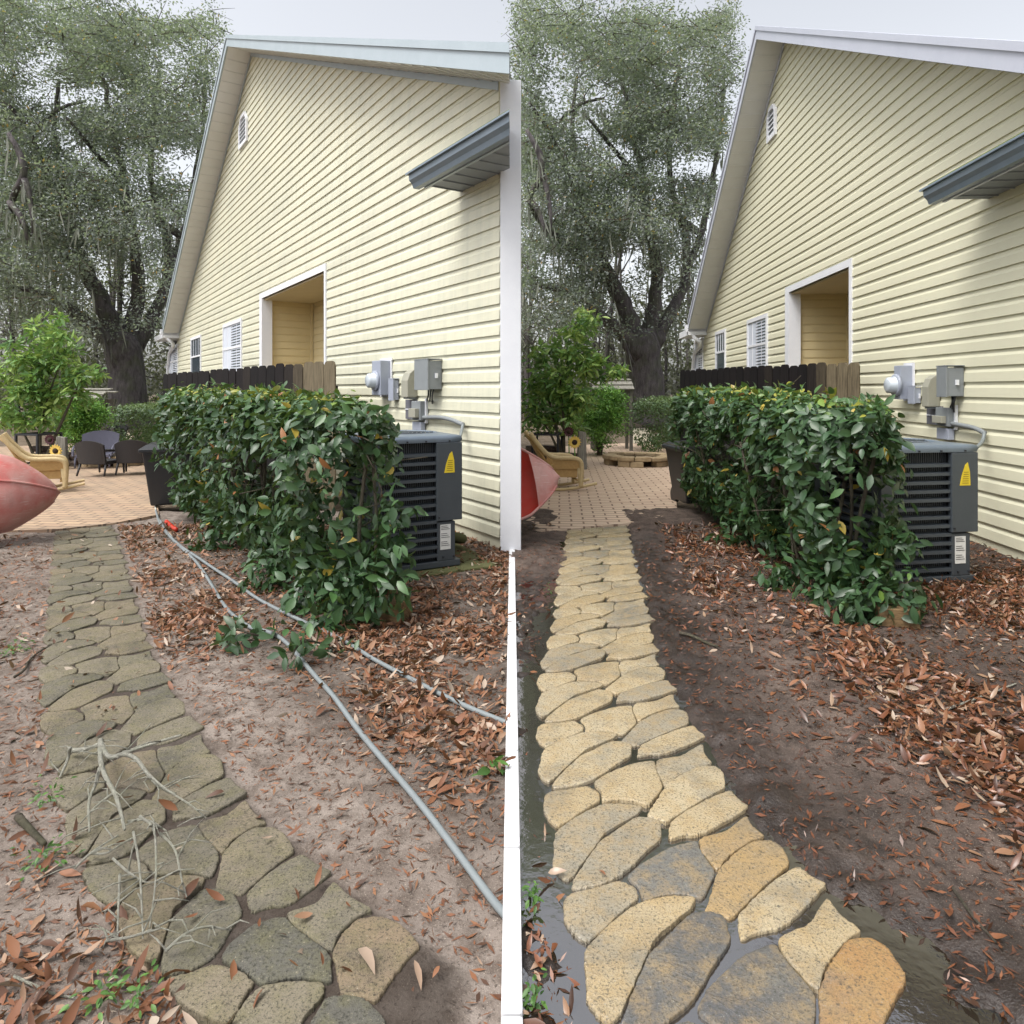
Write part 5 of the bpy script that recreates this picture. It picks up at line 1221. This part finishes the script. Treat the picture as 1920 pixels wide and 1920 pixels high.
def mulch(side, n, seed, xr, yr, mat):                        # small wood crumbs and needles
    global rng
    rng = np.random.default_rng(seed); X = rng.uniform(*xr, n*3); Y = yr[0]+(yr[1]-yr[0])*rng.random(n*3)**1.6; S = S_L if side == 'L' else S_R
    dl, dr = path_sd(S, X, Y); k = np.maximum(dl, dr) > .0; X, Y = X[k][:n], Y[k][:n]; n = len(X); h, _ = ground_h(side, X, Y)
    pos = np.stack([X, Y, h+.003], -1); nr = rng.normal(0, .3, (n, 3))+np.array([0, 0, 1.0]); ln = rng.uniform(.010, .045, n)
    me = leaves_mesh('bark_crumbs', pos, nr, rng.normal(0, 1, (n, 3))*np.array([1, 1, .1]), ln, ln*rng.uniform(.12, .35, n), rng.random(n)*.7, .0, True); tag(link('bark_crumbs', me, mat), kind='stuff')
mulch('L', 34000, 311, (-4.5, -.04), (1.15, 6.5), LIT_L); mulch('R', 34000, 312, (.04, 4.2), (1.15, 6.5), LIT_R)
def weed(px, py, r_, n, label, seed, side='L', sz=.019):
    global rng
    rng = np.random.default_rng(seed); g = G(px, py); t = thing('weed', label, 'weed', (g.x, g.y, 0))
    pos = rng.normal(0, r_*.5, (n, 3)); pos[:, 2] = np.abs(rng.normal(0, .025, n))+.008
    ln = rng.uniform(.7, 1.3, n)*sz; me = leaves_mesh('leaf', pos, rng.normal(0, .4, (n, 3))+np.array([0, 0, 1]), pos*np.array([1, 1, .2])+rng.normal(0, .01, (n, 3)), ln, ln*.55, rng.random(n), .2)
    link('foliage', me, LEAF_G, t)
weed(32, 1224, .07, 90, 'small green weed tuft on the dirt at the far left of the mossy path', 401)
weed(90, 1502, .05, 40, 'small green weed beside the fallen branch, left of the mossy path', 402)
weed(82, 1622, .06, 55, 'larger dark green weed clump left of the mossy path in the leaf litter', 403)
weed(190, 1876, .06, 45, 'bright green sprouts at the bottom edge beside the mossy path', 404)
weed(262, 1885, .04, 26, 'bright green seedling touching the nearest corner of the mossy path', 405)
weed(918, 1452, .03, 8, 'fresh green leaves among dry brown litter beside the pale edging strip', 406, 'L', .06)
weed(1000, 1690, .025, 40, 'green grass tuft standing in the puddle left of the washed path', 407)
weed(1000, 1885, .025, 40, 'green weed in wet leaves at the bottom left of the washed path', 408)
weed(1030, 1113, .04, 24, 'small green tuft at the wet edge of the washed path', 409)
def stick(label, pts, r_, side='L', mat=TWIG):
    V = []
    for i, p in enumerate(pts):
        g = G(*p); h, _ = ground_h(side, np.array([g.x]), np.array([g.y])); V.append(Vector((g.x, g.y, max(float(h[0]), 0)+r_*1.1+.004*(i % 2))))
    t = thing('stick', label, 'stick', (V[0].x, V[0].y, 0)); b = MB(); V = smooth_path(V, 2); k = len(V); b.tube(V, [r_*(1-.5*i/k) for i in range(k)], 7); b.build('twig', mat, t, True, world=True)
stick('short thick rotten stick in the leaf litter left of the mossy path', [(34, 1540), (52, 1562), (84, 1592)], .014)
stick('thin crooked twig on the dirt at the left of the mossy path', [(27, 1272), (48, 1260), (52, 1243), (72, 1226), (96, 1212)], .007)
stick('thin pale twig at the bottom left corner of the unwashed yard', [(26, 1838), (60, 1852), (100, 1868), (140, 1878)], .004, 'L', LICH)
stick('dark curved stick on the bare mud right of the washed path', [(1274, 1204), (1298, 1208), (1324, 1222), (1346, 1232)], .010, 'R')
stick('thin twig among leaves at the lower right of the washed yard', [(1786, 1692), (1822, 1745), (1868, 1800)], .005, 'R')
stick('pale thin stick across the leaf litter at the right of the washed yard', [(1770, 1350), (1820, 1330), (1905, 1298)], .007, 'R', LICH)
# low shoot at the foot of the left hedge
def shoot(pts, n, label, seed):
    global rng
    rng = np.random.default_rng(seed); r = random.Random(seed); g = G(*pts[0]); t = thing('hedge_shoot', label, 'shrub', (g.x, g.y, 0)); V = [G(x, y, z) for (x, y), z in zip(pts, (0, .10, .13, .06, .05))][:len(pts)]
    b = MB(); V = smooth_path(V, 2); b.tube(V, .006, 6); b.build('stem', TWIG, t, True, world=True)
    pos = np.array([np.array(r.choice(V))+rng.normal(0, .05, 3)*np.array([1, 1, .8]) for _ in range(n)]); pos[:, 2] = np.maximum(pos[:, 2], .03)
    ln = rng.uniform(.7, 1.2, n)*.085; me = leaves_mesh('leaf', pos-np.array(t.location), rng.normal(0, .6, (n, 3))+np.array([-.1, -.5, .6]), rng.normal(0, 1, (n, 3)), ln, ln*.55, np.clip(rng.normal(.35, .15, n), 0, .9), .2); link('foliage', me, LEAF_H, t)
shoot([(520, 1195), (470, 1190), (440, 1175), (425, 1205)], 42, 'low leafy shoot spreading over the grey hose at the foot of the hedge', 421)
shoot([(640, 1225), (590, 1200), (560, 1205), (545, 1235)], 42, 'low leafy shoot lying over the two hoses at the near end of the hedge', 422)
print('MESHES', len(bpy.data.objects), 'FACES', sum(len(o.data.polygons) for o in bpy.data.objects if o.type == 'MESH'))
